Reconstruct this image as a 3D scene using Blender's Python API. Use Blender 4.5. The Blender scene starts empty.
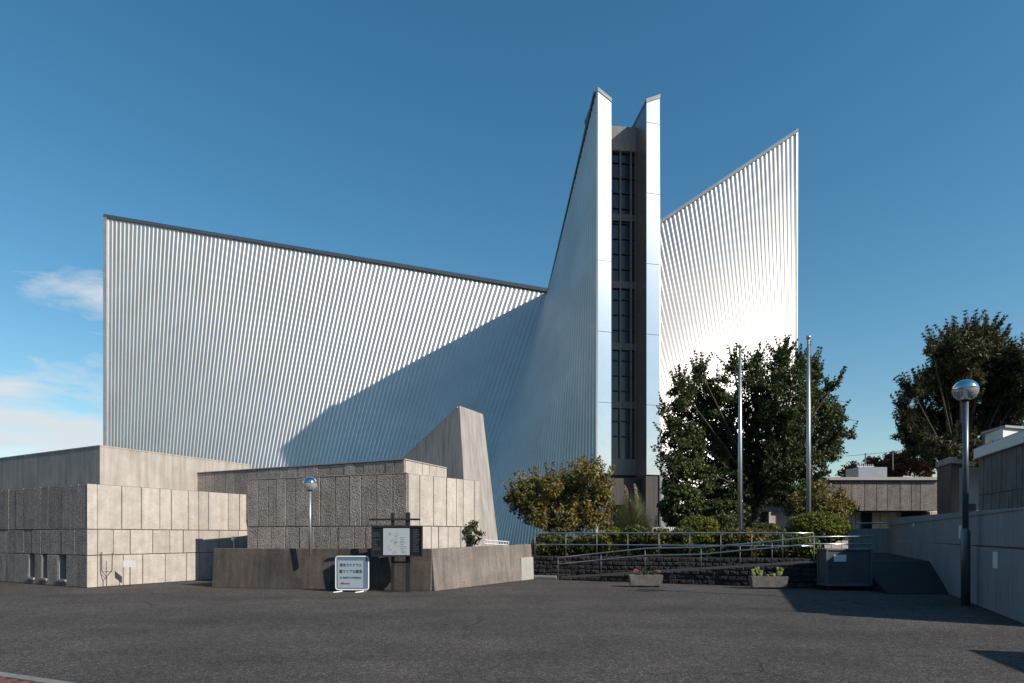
import bpy, bmesh, math, random
import numpy as np
from mathutils import Vector, Matrix
R = math.radians
random.seed(7)
rng = np.random.default_rng(11)
scene = bpy.context.scene
COL = scene.collection
F, CX, HY, EYE = 640.0, 512.0, 536.0, 1.6
SUN_AZ, SUN_EL = 33.0, 33.3        # degrees to the camera side of +X, above horizon

def P(px, py, D):
    return Vector(((px - CX) / F * D, D, EYE + (HY - py) / F * D))
def G(px, D, z=0.0):
    return Vector(((px - CX) / F * D, D, z))

# ------------------------------------------------------------------ materials
def lnk(nt, a, b): nt.links.new(a, b)
MATS = {}
def mat(name, col, rough=0.8, metal=0.0, var=0.15, vscale=1.5, bump=0.0, bscale=20.0, stretch=(1, 1, 1),
        streak=0.0, island=None, spec=0.5, aniso=0.0, col2=None, bdist=0.02, trans=0.0, rvar=0.0, speck=None):
    if name in MATS: return MATS[name]
    m = bpy.data.materials.new(name); m.use_nodes = True
    nt = m.node_tree; n = nt.nodes; b = n['Principled BSDF']
    b.inputs['Roughness'].default_value = rough
    b.inputs['Metallic'].default_value = metal
    b.inputs['Specular IOR Level'].default_value = spec
    if aniso: b.inputs['Anisotropic'].default_value = aniso
    if trans: b.inputs['Transmission Weight'].default_value = trans
    tc = n.new('ShaderNodeTexCoord'); mp = n.new('ShaderNodeMapping')
    mp.inputs['Scale'].default_value = stretch
    g = n.new('ShaderNodeNewGeometry')
    lnk(nt, g.outputs['Position'], mp.inputs['Vector'])
    c1 = col; c2 = col2 if col2 else tuple(c * (1 - var) for c in col)
    nz = n.new('ShaderNodeTexNoise'); nz.inputs['Scale'].default_value = vscale
    nz.inputs['Detail'].default_value = 6; nz.inputs['Roughness'].default_value = 0.62
    lnk(nt, mp.outputs[0], nz.inputs['Vector'])
    rp = n.new('ShaderNodeMapRange'); rp.inputs[1].default_value = 0.35; rp.inputs[2].default_value = 0.65
    lnk(nt, nz.outputs['Fac'], rp.inputs[0])
    mx = n.new('ShaderNodeMix'); mx.data_type = 'RGBA'
    mx.inputs[6].default_value = (*c1, 1); mx.inputs[7].default_value = (*c2, 1)
    lnk(nt, rp.outputs[0], mx.inputs[0])
    out = mx.outputs[2]
    if streak:
        mp2 = n.new('ShaderNodeMapping'); mp2.inputs['Scale'].default_value = (5, 5, 0.35)
        lnk(nt, g.outputs['Position'], mp2.inputs['Vector'])
        nz2 = n.new('ShaderNodeTexNoise'); nz2.inputs['Scale'].default_value = 1.3; nz2.inputs['Detail'].default_value = 5
        lnk(nt, mp2.outputs[0], nz2.inputs['Vector'])
        r2 = n.new('ShaderNodeMapRange'); r2.inputs[1].default_value = 0.4; r2.inputs[2].default_value = 0.75
        r2.inputs[3].default_value = 1.0; r2.inputs[4].default_value = 1.0 - streak
        lnk(nt, nz2.outputs['Fac'], r2.inputs[0])
        mm = n.new('ShaderNodeMix'); mm.data_type = 'RGBA'; mm.blend_type = 'MULTIPLY'; mm.inputs[0].default_value = 1
        lnk(nt, out, mm.inputs[6]); lnk(nt, r2.outputs[0], mm.inputs[7]); out = mm.outputs[2]
    if island:
        r3 = n.new('ShaderNodeMapRange'); r3.inputs[3].default_value = 1 - island; r3.inputs[4].default_value = 1 + island
        lnk(nt, g.outputs['Random Per Island'], r3.inputs[0])
        mm = n.new('ShaderNodeMix'); mm.data_type = 'RGBA'; mm.blend_type = 'MULTIPLY'; mm.inputs[0].default_value = 1
        lnk(nt, out, mm.inputs[6]); lnk(nt, r3.outputs[0], mm.inputs[7]); out = mm.outputs[2]
    if speck:
        nz4 = n.new('ShaderNodeTexNoise'); nz4.inputs['Scale'].default_value = speck[0]; nz4.inputs['Detail'].default_value = 3
        lnk(nt, g.outputs['Position'], nz4.inputs['Vector'])
        r4 = n.new('ShaderNodeMapRange'); r4.inputs[1].default_value = 0.3; r4.inputs[2].default_value = 0.7
        r4.inputs[3].default_value = 1 - speck[1]; r4.inputs[4].default_value = 1 + speck[1]
        lnk(nt, nz4.outputs['Fac'], r4.inputs[0])
        mm = n.new('ShaderNodeMix'); mm.data_type = 'RGBA'; mm.blend_type = 'MULTIPLY'; mm.inputs[0].default_value = 1
        lnk(nt, out, mm.inputs[6]); lnk(nt, r4.outputs[0], mm.inputs[7]); out = mm.outputs[2]
    lnk(nt, out, b.inputs['Base Color'])
    if rvar:
        r5 = n.new('ShaderNodeMapRange'); r5.inputs[3].default_value = rough - rvar; r5.inputs[4].default_value = rough + rvar
        lnk(nt, nz.outputs['Fac'], r5.inputs[0]); lnk(nt, r5.outputs[0], b.inputs['Roughness'])
    if bump:
        nb = n.new('ShaderNodeTexNoise'); nb.inputs['Scale'].default_value = bscale; nb.inputs['Detail'].default_value = 5
        lnk(nt, mp.outputs[0], nb.inputs['Vector'])
        bp = n.new('ShaderNodeBump'); bp.inputs['Strength'].default_value = bump; bp.inputs['Distance'].default_value = bdist
        lnk(nt, nb.outputs['Fac'], bp.inputs['Height']); lnk(nt, bp.outputs[0], b.inputs['Normal'])
    MATS[name] = m
    return m

M_steel  = mat('ribbed_steel', (0.66, 0.63, 0.60), 0.49, 0.72, var=0.12, vscale=0.22, rvar=0.05)
M_fin    = mat('polished_steel', (0.66, 0.67, 0.68), 0.19, 0.97, var=0.08, vscale=0.5, rvar=0.015, bump=0.0, bscale=1.2, bdist=0.01)
M_cap    = mat('roof_trim', (0.12, 0.14, 0.16), 0.45, 0.5)
M_captop = mat('pale_trim', (0.45, 0.47, 0.48), 0.4, 0.6)
M_glass  = mat('dark_glass', (0.015, 0.02, 0.025), 0.12, 0.0, spec=0.6)
M_mull   = mat('mullion_metal', (0.20, 0.19, 0.185), 0.5, 0.3)
M_towerc = mat('tower_concrete', (0.10, 0.085, 0.075), 0.85, streak=0.3)
M_conc   = mat('pale_concrete', (0.52, 0.455, 0.395), 0.9, var=0.22, vscale=1.2, streak=0.30, bump=0.5, bscale=22, bdist=0.015)
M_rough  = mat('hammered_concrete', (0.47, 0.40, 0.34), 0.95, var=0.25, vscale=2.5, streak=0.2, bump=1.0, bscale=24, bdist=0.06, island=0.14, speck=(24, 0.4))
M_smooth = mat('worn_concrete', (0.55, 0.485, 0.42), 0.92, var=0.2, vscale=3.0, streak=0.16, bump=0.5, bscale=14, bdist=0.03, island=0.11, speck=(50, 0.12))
M_joint  = mat('joint_dark', (0.13, 0.115, 0.10), 0.95)
M_board  = mat('board_concrete', (0.42, 0.38, 0.34), 0.9, var=0.2, stretch=(6, 6, 0.6), vscale=1.0, streak=0.3, bump=0.5, bscale=3, bdist=0.02)
M_low    = mat('stained_shaded_concrete', (0.145, 0.120, 0.100), 0.93, var=0.45, vscale=1.1, streak=0.45, bump=0.5, bscale=30, bdist=0.015, speck=(35, 0.25))  # stains, plus the dim light on the wall's front put into the colour
M_patch  = mat('light_patch', (0.42, 0.39, 0.35), 0.9, var=0.15)
M_stone  = mat('black_stone', (0.042, 0.037, 0.035), 0.9, var=0.5, vscale=4, bump=1.0, bscale=14, bdist=0.06, island=0.3)
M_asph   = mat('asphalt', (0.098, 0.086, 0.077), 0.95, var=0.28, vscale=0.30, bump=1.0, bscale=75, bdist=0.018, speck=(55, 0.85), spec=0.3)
M_asph2  = mat('asphalt_upper_shaded', (0.026, 0.024, 0.022), 0.9, var=0.2, vscale=0.5, bump=0.7, bscale=85, bdist=0.012)  # darker asphalt copy with the ramp's shade put into the base colour
M_soil   = mat('soil', (0.09, 0.065, 0.04), 0.95, var=0.4, vscale=3, bump=0.8, bscale=15, bdist=0.05)
M_white  = mat('white_paint', (0.80, 0.79, 0.77), 0.6, var=0.06)
M_wwall  = mat('shaded_white_paint', (0.29, 0.30, 0.31), 0.8, var=0.14, vscale=0.9, streak=0.2, bump=0.2, bscale=18)  # white paint darkened: the wall's deep shade is in this colour
M_grey   = mat('grey_metal', (0.35, 0.37, 0.38), 0.35, 0.8)
M_rail   = mat('steel_rail', (0.60, 0.61, 0.62), 0.28, 0.9)
M_post   = mat('rail_post', (0.20, 0.19, 0.18), 0.5, 0.5)
M_dkpost = mat('dark_bronze', (0.045, 0.042, 0.04), 0.5, 0.3)
M_black  = mat('black_board', (0.018, 0.022, 0.026), 0.35, 0.0)
M_bluegr = mat('blue_grey_board', (0.16, 0.22, 0.30), 0.6)
M_paper  = mat('paper', (0.36, 0.44, 0.50), 0.6, var=0.04)
M_map    = mat('map_paper', (0.50, 0.54, 0.56), 0.35, var=0.03)
M_ink    = mat('ink', (0.04, 0.05, 0.07), 0.7)
M_red    = mat('red_ink', (0.35, 0.01, 0.02), 0.6)
M_mgreen = mat('map_green', (0.36, 0.46, 0.38), 0.6)
M_myel   = mat('map_yellow', (0.52, 0.50, 0.32), 0.6)
M_brick  = mat('red_brick', (0.20, 0.07, 0.045), 0.9, var=0.35, vscale=6, bump=0.5, bscale=30)
M_kerb   = mat('kerb_concrete', (0.23, 0.22, 0.205), 0.9, var=0.3, vscale=4)
M_bark   = mat('bark', (0.07, 0.05, 0.035), 0.95, var=0.4, vscale=8, bump=0.8, bscale=20)
M_pipe   = mat('terracotta', (0.45, 0.17, 0.06), 0.8)
M_alu    = mat('pole_metal', (0.52, 0.53, 0.54), 0.38, 0.7)
M_cont   = mat('cart_panel', (0.105, 0.11, 0.115), 0.5, 0.2, var=0.2, vscale=3)
M_contf  = mat('cart_frame', (0.13, 0.17, 0.20), 0.5, 0.4)
M_rubber = mat('rubber', (0.02, 0.02, 0.02), 0.7)
M_plan   = mat('planter_concrete', (0.20, 0.18, 0.16), 0.9, var=0.4, vscale=6, bump=0.4)
M_penth  = mat('painted_panel', (0.78, 0.75, 0.71), 0.7, var=0.12)
M_roofst = mat('roof_sheet', (0.30, 0.33, 0.36), 0.5, 0.3)
M_chrome = mat('mirror_top', (0.75, 0.76, 0.78), 0.12, 1.0, var=0.02)

def glass_mat():
    m = bpy.data.materials.new('clear_globe'); m.use_nodes = True
    nt = m.node_tree; n = nt.nodes; b = n['Principled BSDF']; out = n['Material Output']
    b.inputs['Base Color'].default_value = (0.75, 0.8, 0.84, 1); b.inputs['Roughness'].default_value = 0.05
    tr = n.new('ShaderNodeBsdfTransparent'); mx = n.new('ShaderNodeMixShader'); mx.inputs[0].default_value = 0.30
    lnk(nt, tr.outputs[0], mx.inputs[1]); lnk(nt, b.outputs[0], mx.inputs[2]); lnk(nt, mx.outputs[0], out.inputs[0])
    return m
M_globe = glass_mat()

def leaf_mat(name, cols, rough=0.55, spec=0.35):
    m = bpy.data.materials.new(name); m.use_nodes = True
    nt = m.node_tree; n = nt.nodes; b = n['Principled BSDF']; out = n['Material Output']
    g = n.new('ShaderNodeNewGeometry'); cr = n.new('ShaderNodeValToRGB')
    while len(cr.color_ramp.elements) < len(cols): cr.color_ramp.elements.new(0.5)
    for i, c in enumerate(cols):
        cr.color_ramp.elements[i].position = i / (len(cols) - 1); cr.color_ramp.elements[i].color = (*c, 1)
    nz = n.new('ShaderNodeTexNoise'); nz.inputs['Scale'].default_value = 0.9
    lnk(nt, g.outputs['Position'], nz.inputs['Vector'])
    ad = n.new('ShaderNodeMath'); ad.operation = 'MULTIPLY_ADD'; ad.inputs[1].default_value = 0.5
    mr = n.new('ShaderNodeMapRange'); mr.inputs[1].default_value = 0.3; mr.inputs[2].default_value = 0.7; mr.inputs[4].default_value = 0.5
    lnk(nt, nz.outputs['Fac'], mr.inputs[0]); lnk(nt, g.outputs['Random Per Island'], ad.inputs[0]); lnk(nt, mr.outputs[0], ad.inputs[2])
    lnk(nt, ad.outputs[0], cr.inputs[0]); lnk(nt, cr.outputs[0], b.inputs['Base Color'])
    b.inputs['Roughness'].default_value = rough; b.inputs['Specular IOR Level'].default_value = spec
    t = n.new('ShaderNodeBsdfTranslucent'); lnk(nt, cr.outputs[0], t.inputs['Color'])
    mx = n.new('ShaderNodeMixShader'); mx.inputs[0].default_value = 0.22
    lnk(nt, b.outputs[0], mx.inputs[1]); lnk(nt, t.outputs[0], mx.inputs[2]); lnk(nt, mx.outputs[0], out.inputs[0])
    return m
L_dark = leaf_mat('leaves_dark', [(0.018, 0.03, 0.010), (0.042, 0.062, 0.016), (0.08, 0.10, 0.022), (0.15, 0.15, 0.04)])
L_pine = leaf_mat('needles', [(0.020, 0.026, 0.010), (0.042, 0.048, 0.016), (0.075, 0.070, 0.022), (0.13, 0.10, 0.034)])
L_osm  = leaf_mat('leaves_yellowing', [(0.05, 0.055, 0.014), (0.13, 0.115, 0.028), (0.24, 0.19, 0.045), (0.36, 0.24, 0.07)])
L_bush = leaf_mat('leaves_clipped', [(0.08, 0.095, 0.012), (0.16, 0.17, 0.022), (0.26, 0.245, 0.04)])
L_shr  = leaf_mat('leaves_garden', [(0.03, 0.045, 0.012), (0.07, 0.085, 0.02), (0.13, 0.13, 0.035), (0.20, 0.17, 0.05)])
L_red  = leaf_mat('leaves_autumn', [(0.05, 0.03, 0.02), (0.13, 0.05, 0.025), (0.20, 0.08, 0.04), (0.08, 0.07, 0.03)])
L_gras = leaf_mat('grass_blades', [(0.08, 0.10, 0.04), (0.16, 0.17, 0.07), (0.27, 0.26, 0.13)])
L_plum = leaf_mat('plume', [(0.42, 0.28, 0.18), (0.55, 0.40, 0.28)])
L_pink = leaf_mat('petals_pink', [(0.5, 0.12, 0.15), (0.65, 0.35, 0.35)])
L_cact = leaf_mat('cactus_skin', [(0.10, 0.15, 0.04), (0.20, 0.25, 0.07)])

def asphalt_wear(m):
    nt = m.node_tree; n = nt.nodes; b = n['Principled BSDF']; src = b.inputs['Base Color'].links[0].from_socket
    g = n.new('ShaderNodeNewGeometry')
    def nse(scale, detail=4, st=(1, 1, 1)):
        mp = n.new('ShaderNodeMapping'); mp.inputs['Scale'].default_value = st; lnk(nt, g.outputs['Position'], mp.inputs['Vector'])
        z = n.new('ShaderNodeTexNoise'); z.inputs['Scale'].default_value = scale; z.inputs['Detail'].default_value = detail; lnk(nt, mp.outputs[0], z.inputs['Vector']); return z
    def rng_(s_, a, b_, c, d):
        r = n.new('ShaderNodeMapRange'); r.inputs[1].default_value = a; r.inputs[2].default_value = b_; r.inputs[3].default_value = c; r.inputs[4].default_value = d
        lnk(nt, s_, r.inputs[0]); return r.outputs[0]
    def mul(a, f):
        x = n.new('ShaderNodeMix'); x.data_type = 'RGBA'; x.blend_type = 'MULTIPLY'; x.inputs[0].default_value = 1; lnk(nt, a, x.inputs[6]); lnk(nt, f, x.inputs[7]); return x.outputs[2]
    c = src
    vo = n.new('ShaderNodeTexVoronoi'); vo.inputs['Scale'].default_value = 22; lnk(nt, g.outputs['Position'], vo.inputs['Vector'])
    sp_ = n.new('ShaderNodeSeparateColor'); lnk(nt, vo.outputs['Color'], sp_.inputs[0])
    c = mul(c, rng_(sp_.outputs[0], 0, 1, .66, 1.36))                 # aggregate
    v2 = n.new('ShaderNodeTexVoronoi'); v2.inputs['Scale'].default_value = 60; lnk(nt, g.outputs['Position'], v2.inputs['Vector'])
    s2 = n.new('ShaderNodeSeparateColor'); lnk(nt, v2.outputs['Color'], s2.inputs[0]); c = mul(c, rng_(s2.outputs[1], .75, 1.0, .85, 2.0))   # pale chips
    c = mul(c, rng_(nse(.9, 6).outputs['Fac'], .35, .68, 1.10, .86))
    c = mul(c, rng_(nse(.35, 5, (.25, 1.6, 1)).outputs['Fac'], .45, .7, 1.0, .80))     # tyre-worn bands
    # cracks
    nd = nse(1.2, 5); ad = n.new('ShaderNodeVectorMath'); ad.operation = 'MULTIPLY_ADD'; ad.inputs[1].default_value = (.9, .9, 0)
    lnk(nt, nd.outputs['Color'], ad.inputs[0]); lnk(nt, g.outputs['Position'], ad.inputs[2])
    ve = n.new('ShaderNodeTexVoronoi'); ve.feature = 'DISTANCE_TO_EDGE'; ve.inputs['Scale'].default_value = .22; lnk(nt, ad.outputs[0], ve.inputs['Vector'])
    cr = rng_(ve.outputs['Distance'], .002, .006, .5, 1.0)
    gate = rng_(nse(.15, 2).outputs['Fac'], .48, .56, 0, 1)
    mm = n.new('ShaderNodeMix'); mm.inputs[2].default_value = 1.0; lnk(nt, gate, mm.inputs[0]); lnk(nt, cr, mm.inputs[3])
    c = mul(c, mm.outputs[0]); lnk(nt, c, b.inputs['Base Color'])
asphalt_wear(M_asph)

# ------------------------------------------------------------------ object helpers
def tag(o, label=None, cat=None, group=None, kind=None):
    if label: o['label'] = label
    if cat: o['category'] = cat
    if group: o['group'] = group
    if kind: o['kind'] = kind
    return o
def thing(name, label, cat, loc=(0, 0, 0), rz=0.0, group=None):
    o = bpy.data.objects.new(name, None); COL.objects.link(o)
    o.empty_display_size = 0.3; o.location = loc; o.rotation_euler = (0, 0, rz)
    bpy.context.view_layer.update()
    return tag(o, label, cat, group)
def link(name, me, m, parent=None, world=True):
    o = bpy.data.objects.new(name, me); COL.objects.link(o)
    if m is not None and not me.materials: me.materials.append(m)
    if parent is not None:
        o.parent = parent
        if world:       # geometry given in world coordinates: express it in the parent's frame
            M = Matrix.Translation(parent_world(parent).to_translation()) if False else parent_world(parent)
            me.transform(M.inverted())
    return o
def parent_world(p):
    M = Matrix.Identity(4)
    while p is not None:
        M = Matrix.LocRotScale(p.location, p.rotation_euler, p.scale) @ M
        p = p.parent
    return M

class MB:
    def __init__(s): s.v = []; s.f = []; s.mi = []
    def add(s, vs, fs):
        o = len(s.v); s.v += [tuple(v) for v in vs]; s.f += [tuple(i + o for i in f) for f in fs]
    def hexa(s, b, t):      # bottom quad and top quad
        s.add(list(b) + list(t), [(3, 2, 1, 0), (4, 5, 6, 7), (0, 1, 5, 4), (1, 2, 6, 5), (2, 3, 7, 6), (3, 0, 4, 7)])
    def box(s, c, d, ax=(1, 0, 0)):
        c = Vector(c); a = Vector(ax).normalized(); b = Vector((-a.y, a.x, 0)).normalized(); z = Vector((0, 0, 1))
        hx, hy, hz = d[0] / 2, d[1] / 2, d[2] / 2
        q = [(-1, -1), (1, -1), (1, 1), (-1, 1)]
        s.hexa([c + a * hx * i + b * hy * j - z * hz for i, j in q], [c + a * hx * i + b * hy * j + z * hz for i, j in q])
    def slab(s, p0, p1, z0, z1, t, n, front=0.0, batter=0.0, z1b=None):
        # vertical slab whose front line is p0-p1, extends t behind it (n = outward normal)
        p0 = Vector((p0[0], p0[1], 0)); p1 = Vector((p1[0], p1[1], 0)); n = Vector((n[0], n[1], 0)); Z = Vector((0, 0, 1))
        if z1b is None: z1b = z1
        a = p0 + n * front; b = p1 + n * front; c = b - n * t; d = a - n * t
        s.hexa([a + n * batter + Z * z0, b + n * batter + Z * z0, c + Z * z0, d + Z * z0], [a + Z * z1, b + Z * z1b, c + Z * z1b, d + Z * z1])
    def prism(s, pts, z0, z1):
        k = len(pts); vs = [(p[0], p[1], z0) for p in pts] + [(p[0], p[1], z1) for p in pts]
        s.add(vs, [tuple(reversed(range(k))), tuple(range(k, 2 * k))] + [(i, (i + 1) % k, k + (i + 1) % k, k + i) for i in range(k)])
    def tube(s, pts, r, k=10, r1=None, cap=True):
        pts = [Vector(p) for p in pts]; rs = r if isinstance(r, (list, tuple)) else [r + ((r1 if r1 is not None else r) - r) * i / (len(pts) - 1) for i in range(len(pts))]
        o = len(s.v); up = None
        for i, p in enumerate(pts):
            d = (pts[min(i + 1, len(pts) - 1)] - pts[max(i - 1, 0)]).normalized()
            if up is None: up = d.orthogonal().normalized()
            up = (up - d * up.dot(d)).normalized(); w = d.cross(up)
            for j in range(k):
                a = 2 * math.pi * j / k; s.v.append(tuple(p + (up * math.cos(a) + w * math.sin(a)) * rs[i]))
        for i in range(len(pts) - 1):
            for j in range(k):
                a = o + i * k + j; b = o + i * k + (j + 1) % k; s.f.append((a, b, b + k, a + k))
        if cap:
            s.f.append(tuple(reversed(range(o, o + k)))); e = o + (len(pts) - 1) * k; s.f.append(tuple(range(e, e + k)))
    def lathe(s, c, prof, k=24):
        c = Vector(c); o = len(s.v)
        for r, z in prof:
            for j in range(k):
                a = 2 * math.pi * j / k; s.v.append((c.x + r * math.cos(a), c.y + r * math.sin(a), c.z + z))
        for i in range(len(prof) - 1):
            for j in range(k):
                a = o + i * k + j; b = o + i * k + (j + 1) % k; s.f.append((a, b, b + k, a + k))
        s.f.append(tuple(reversed(range(o, o + k)))); e = o + (len(prof) - 1) * k; s.f.append(tuple(range(e, e + k)))
    def build(s, name, m, parent=None, smooth=False, bevel=0.0, world=True):
        me = bpy.data.meshes.new(name); me.from_pydata(s.v, [], s.f); me.validate(); me.update()
        if smooth: me.shade_smooth()
        o = link(name, me, m, parent, world)
        if bevel:
            md = o.modifiers.new('bevel', 'BEVEL'); md.width = bevel; md.segments = 2; md.limit_method = 'ANGLE'
        return o

def nrm2(p0, p1, side=1):       # outward normal on the camera side
    d = Vector((p1[0] - p0[0], p1[1] - p0[1], 0)).normalized(); n = Vector((d.y, -d.x, 0)) * side
    return n
def xy(v): return Vector((v[0], v[1], 0))

def panel_face(parent, p0, p1, n, rows, mt, thick=0.06, gap=0.026, seed=0, wmin=0.42, wmax=0.85, openings=(), start=0.0, name='wall_panels', depth=0.03):
    """rows: list of (z0,z1). p0->p1 front line. openings: (s0,s1,z0,z1) along the line, in the lowest row"""
    rd = random.Random(seed); p0 = xy(p0); p1 = xy(p1); L = (p1 - p0).length; d = (p1 - p0) / L
    mb = MB(); fl = MB(); ends = 0.035
    for ri, (z0, z1) in enumerate(rows):
        cuts = [start]; 
        ops = sorted([o for o in openings if o[2] >= z0 - 0.01 and o[3] <= z1 + 0.01]); stops = sorted([c for o in ops for c in (o[0], o[1])] + [L])
        for st in stops:
            while st - cuts[-1] > wmax:
                cuts.append(cuts[-1] + rd.choice([wmin, wmin * 1.25, (wmin + wmax) / 2, wmax * 0.93, wmax]) * rd.uniform(0.93, 1.03))
                if st - cuts[-1] < wmin * 0.5: cuts.pop(); break
            cuts.append(st)
        for a, b in zip(cuts[:-1], cuts[1:]):
            if b - a < 0.03: continue
            op = next((o for o in ops if a >= o[0] - 0.01 and b <= o[1] + 0.01), None)
            zz0, zz1 = z0, z1
            zb = [(z0, z1)]
            if op: zb = [q for q in ((z0, op[2]), (op[3], z1)) if q[1] - q[0] > 0.05]
            for zz0, zz1 in zb:
                o_ = rd.uniform(-0.004, 0.006)
                mb.slab(p0 + d * (a + gap / 2), p0 + d * (b - gap / 2), zz0 + gap / 2, zz1 - gap / 2, thick, n, front=o_)
                if True:
                    fl.slab(p0 + d * (a + (ends if a < .02 else 0)), p0 + d * (b - (ends if b > L - .02 else 0)), zz0, zz1, max(thick - depth - 0.004, 0.02), n, front=-depth)
    o = mb.build(name, mt, parent, bevel=0.008)
    fl.build('joint_filler', M_joint, parent)
    return o

# ------------------------------------------------------------------ world and light
w = bpy.data.worlds.new("World"); scene.world = w; w.use_nodes = True
nt = w.node_tree; n = nt.nodes; bg = n['Background']
sky = n.new('ShaderNodeTexSky'); sky.sky_type = 'NISHITA'; sky.sun_disc = False
sky.sun_elevation = R(SUN_EL); sky.sun_rotation = R(90 + SUN_AZ)
sky.air_density = 1.15; sky.dust_density = 0.4; sky.ozone_density = 1.7; sky.altitude = 100
tc = n.new('ShaderNodeTexCoord')
# thin clouds low in the sky, laid out by direction
def node(t, **k):
    x = n.new(t)
    for a, b in k.items(): setattr(x, a, b)
    return x
mp = node('ShaderNodeMapping'); mp.inputs['Scale'].default_value = (1.0, 1.0, 3.6); mp.inputs['Location'].default_value = (.37, .2, .1)
lnk(nt, tc.outputs['Generated'], mp.inputs['Vector'])
nz = node('ShaderNodeTexNoise'); nz.inputs['Scale'].default_value = 5.4; nz.inputs['Detail'].default_value = 11; nz.inputs['Roughness'].default_value = 0.56
nz.inputs['Distortion'].default_value = 0.3
lnk(nt, mp.outputs[0], nz.inputs['Vector'])
sep = node('ShaderNodeSeparateXYZ'); lnk(nt, tc.outputs['Generated'], sep.inputs[0])
# cloud amount falls off with height and towards the right
cr_ = node('ShaderNodeValToRGB'); el_ = cr_.color_ramp.elements
lv = [(0.0, .52), (.13, .61), (.18, .605), (.212, .42), (.262, .43), (.298, .53), (.325, .50), (.37, .34), (1.0, .2)]
while len(el_) < len(lv): el_.new(.5)
for k_, (p_, v_) in enumerate(lv): el_[k_].position = p_; el_[k_].color = (v_, v_, v_, 1)
lnk(nt, sep.outputs['Z'], cr_.inputs[0])
hz = node('ShaderNodeMath', operation='SUBTRACT'); hz.inputs[1].default_value = 0.5; lnk(nt, cr_.outputs[0], hz.inputs[0])
hx = node('ShaderNodeMapRange'); hx.inputs[1].default_value = -0.50; hx.inputs[2].default_value = -0.40; hx.inputs[3].default_value = 0.0; hx.inputs[4].default_value = -0.30
lnk(nt, sep.outputs['X'], hx.inputs[0])
a1 = node('ShaderNodeMath', operation='ADD'); lnk(nt, nz.outputs['Fac'], a1.inputs[0]); lnk(nt, hz.outputs[0], a1.inputs[1])
a2 = node('ShaderNodeMath', operation='ADD'); lnk(nt, a1.outputs[0], a2.inputs[0]); lnk(nt, hx.outputs[0], a2.inputs[1])
cm = node('ShaderNodeMapRange'); cm.inputs[1].default_value = 0.50; cm.inputs[2].default_value = 0.68; cm.inputs[4].default_value = 0.85
hy = node('ShaderNodeMapRange'); hy.inputs[1].default_value = 0.25; hy.inputs[2].default_value = 0.55; hy.inputs[3].default_value = -0.3; hy.inputs[4].default_value = 0.0
lnk(nt, sep.outputs['Y'], hy.inputs[0])
a3 = node('ShaderNodeMath', operation='ADD'); lnk(nt, a2.outputs[0], a3.inputs[0]); lnk(nt, hy.outputs[0], a3.inputs[1])
lnk(nt, a3.outputs[0], cm.inputs[0])
hs = node('ShaderNodeHueSaturation'); hs.inputs['Saturation'].default_value = 1.32; hs.inputs['Value'].default_value = 1.46; hs.inputs['Hue'].default_value = 0.488
lnk(nt, sky.outputs[0], hs.inputs['Color'])
mc = node('ShaderNodeMix', data_type='RGBA'); mc.inputs[7].default_value = (8.6, 9.0, 9.4, 1)
lnk(nt, cm.outputs[0], mc.inputs[0]); lnk(nt, hs.outputs[0], mc.inputs[6]); lnk(nt, mc.outputs[2], bg.inputs['Color'])
bg.inputs['Strength'].default_value = 0.085

sl = bpy.data.lights.new('sun', 'SUN'); sl.energy = 5.0; sl.angle = R(0.5); sl.color = (1.0, 0.93, 0.84)
so = bpy.data.objects.new('sun', sl); COL.objects.link(so)
sd = Vector((math.cos(R(SUN_AZ)) * math.cos(R(SUN_EL)), -math.sin(R(SUN_AZ)) * math.cos(R(SUN_EL)), math.sin(R(SUN_EL))))
so.rotation_euler = sd.to_track_quat('Z', 'Y').to_euler(); so.location = sd * 100

cam = bpy.data.cameras.new('camera'); co = bpy.data.objects.new('camera', cam); COL.objects.link(co)
co.location = (0, 0, EYE); co.rotation_euler = (R(90), 0, 0)
cam.sensor_width = 36; cam.lens = 36 * F / 1024; cam.shift_y = (HY - 341.5) / 1024
cam.clip_start = 0.1; cam.clip_end = 4000
scene.camera = co
scene.view_settings.view_transform = 'Standard'; scene.view_settings.look = 'None'
scene.view_settings.gamma = 1; scene.view_settings.use_curve_mapping = False; scene.view_settings.exposure = 0.0

# ------------------------------------------------------------------ ground
mb = MB(); mb.add([(-1500, -300, 0), (1500, -300, 0), (1500, 3000, 0), (-1500, 3000, 0)], [(0, 1, 2, 3)])
tag(mb.build('ground', M_asph), kind='structure')
TZ = 0.8      # level of the upper ground behind the retaining walls
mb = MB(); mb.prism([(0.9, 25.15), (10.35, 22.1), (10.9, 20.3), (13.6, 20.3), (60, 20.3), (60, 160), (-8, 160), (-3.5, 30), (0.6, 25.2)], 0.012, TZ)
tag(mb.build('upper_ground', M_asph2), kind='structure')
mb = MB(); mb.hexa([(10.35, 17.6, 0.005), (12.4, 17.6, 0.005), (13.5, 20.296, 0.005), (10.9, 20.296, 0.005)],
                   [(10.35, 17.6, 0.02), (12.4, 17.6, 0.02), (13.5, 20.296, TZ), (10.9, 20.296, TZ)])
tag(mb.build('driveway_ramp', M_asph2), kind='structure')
# soil bed on the upper ground
mb = MB(); mb.prism([(1.1, 25.4), (10.2, 22.4), (10.6, 29), (4, 33), (0.6, 33)], TZ + 0.002, TZ + 0.03)
tag(mb.build('planting_bed', M_soil), kind='structure')
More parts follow.
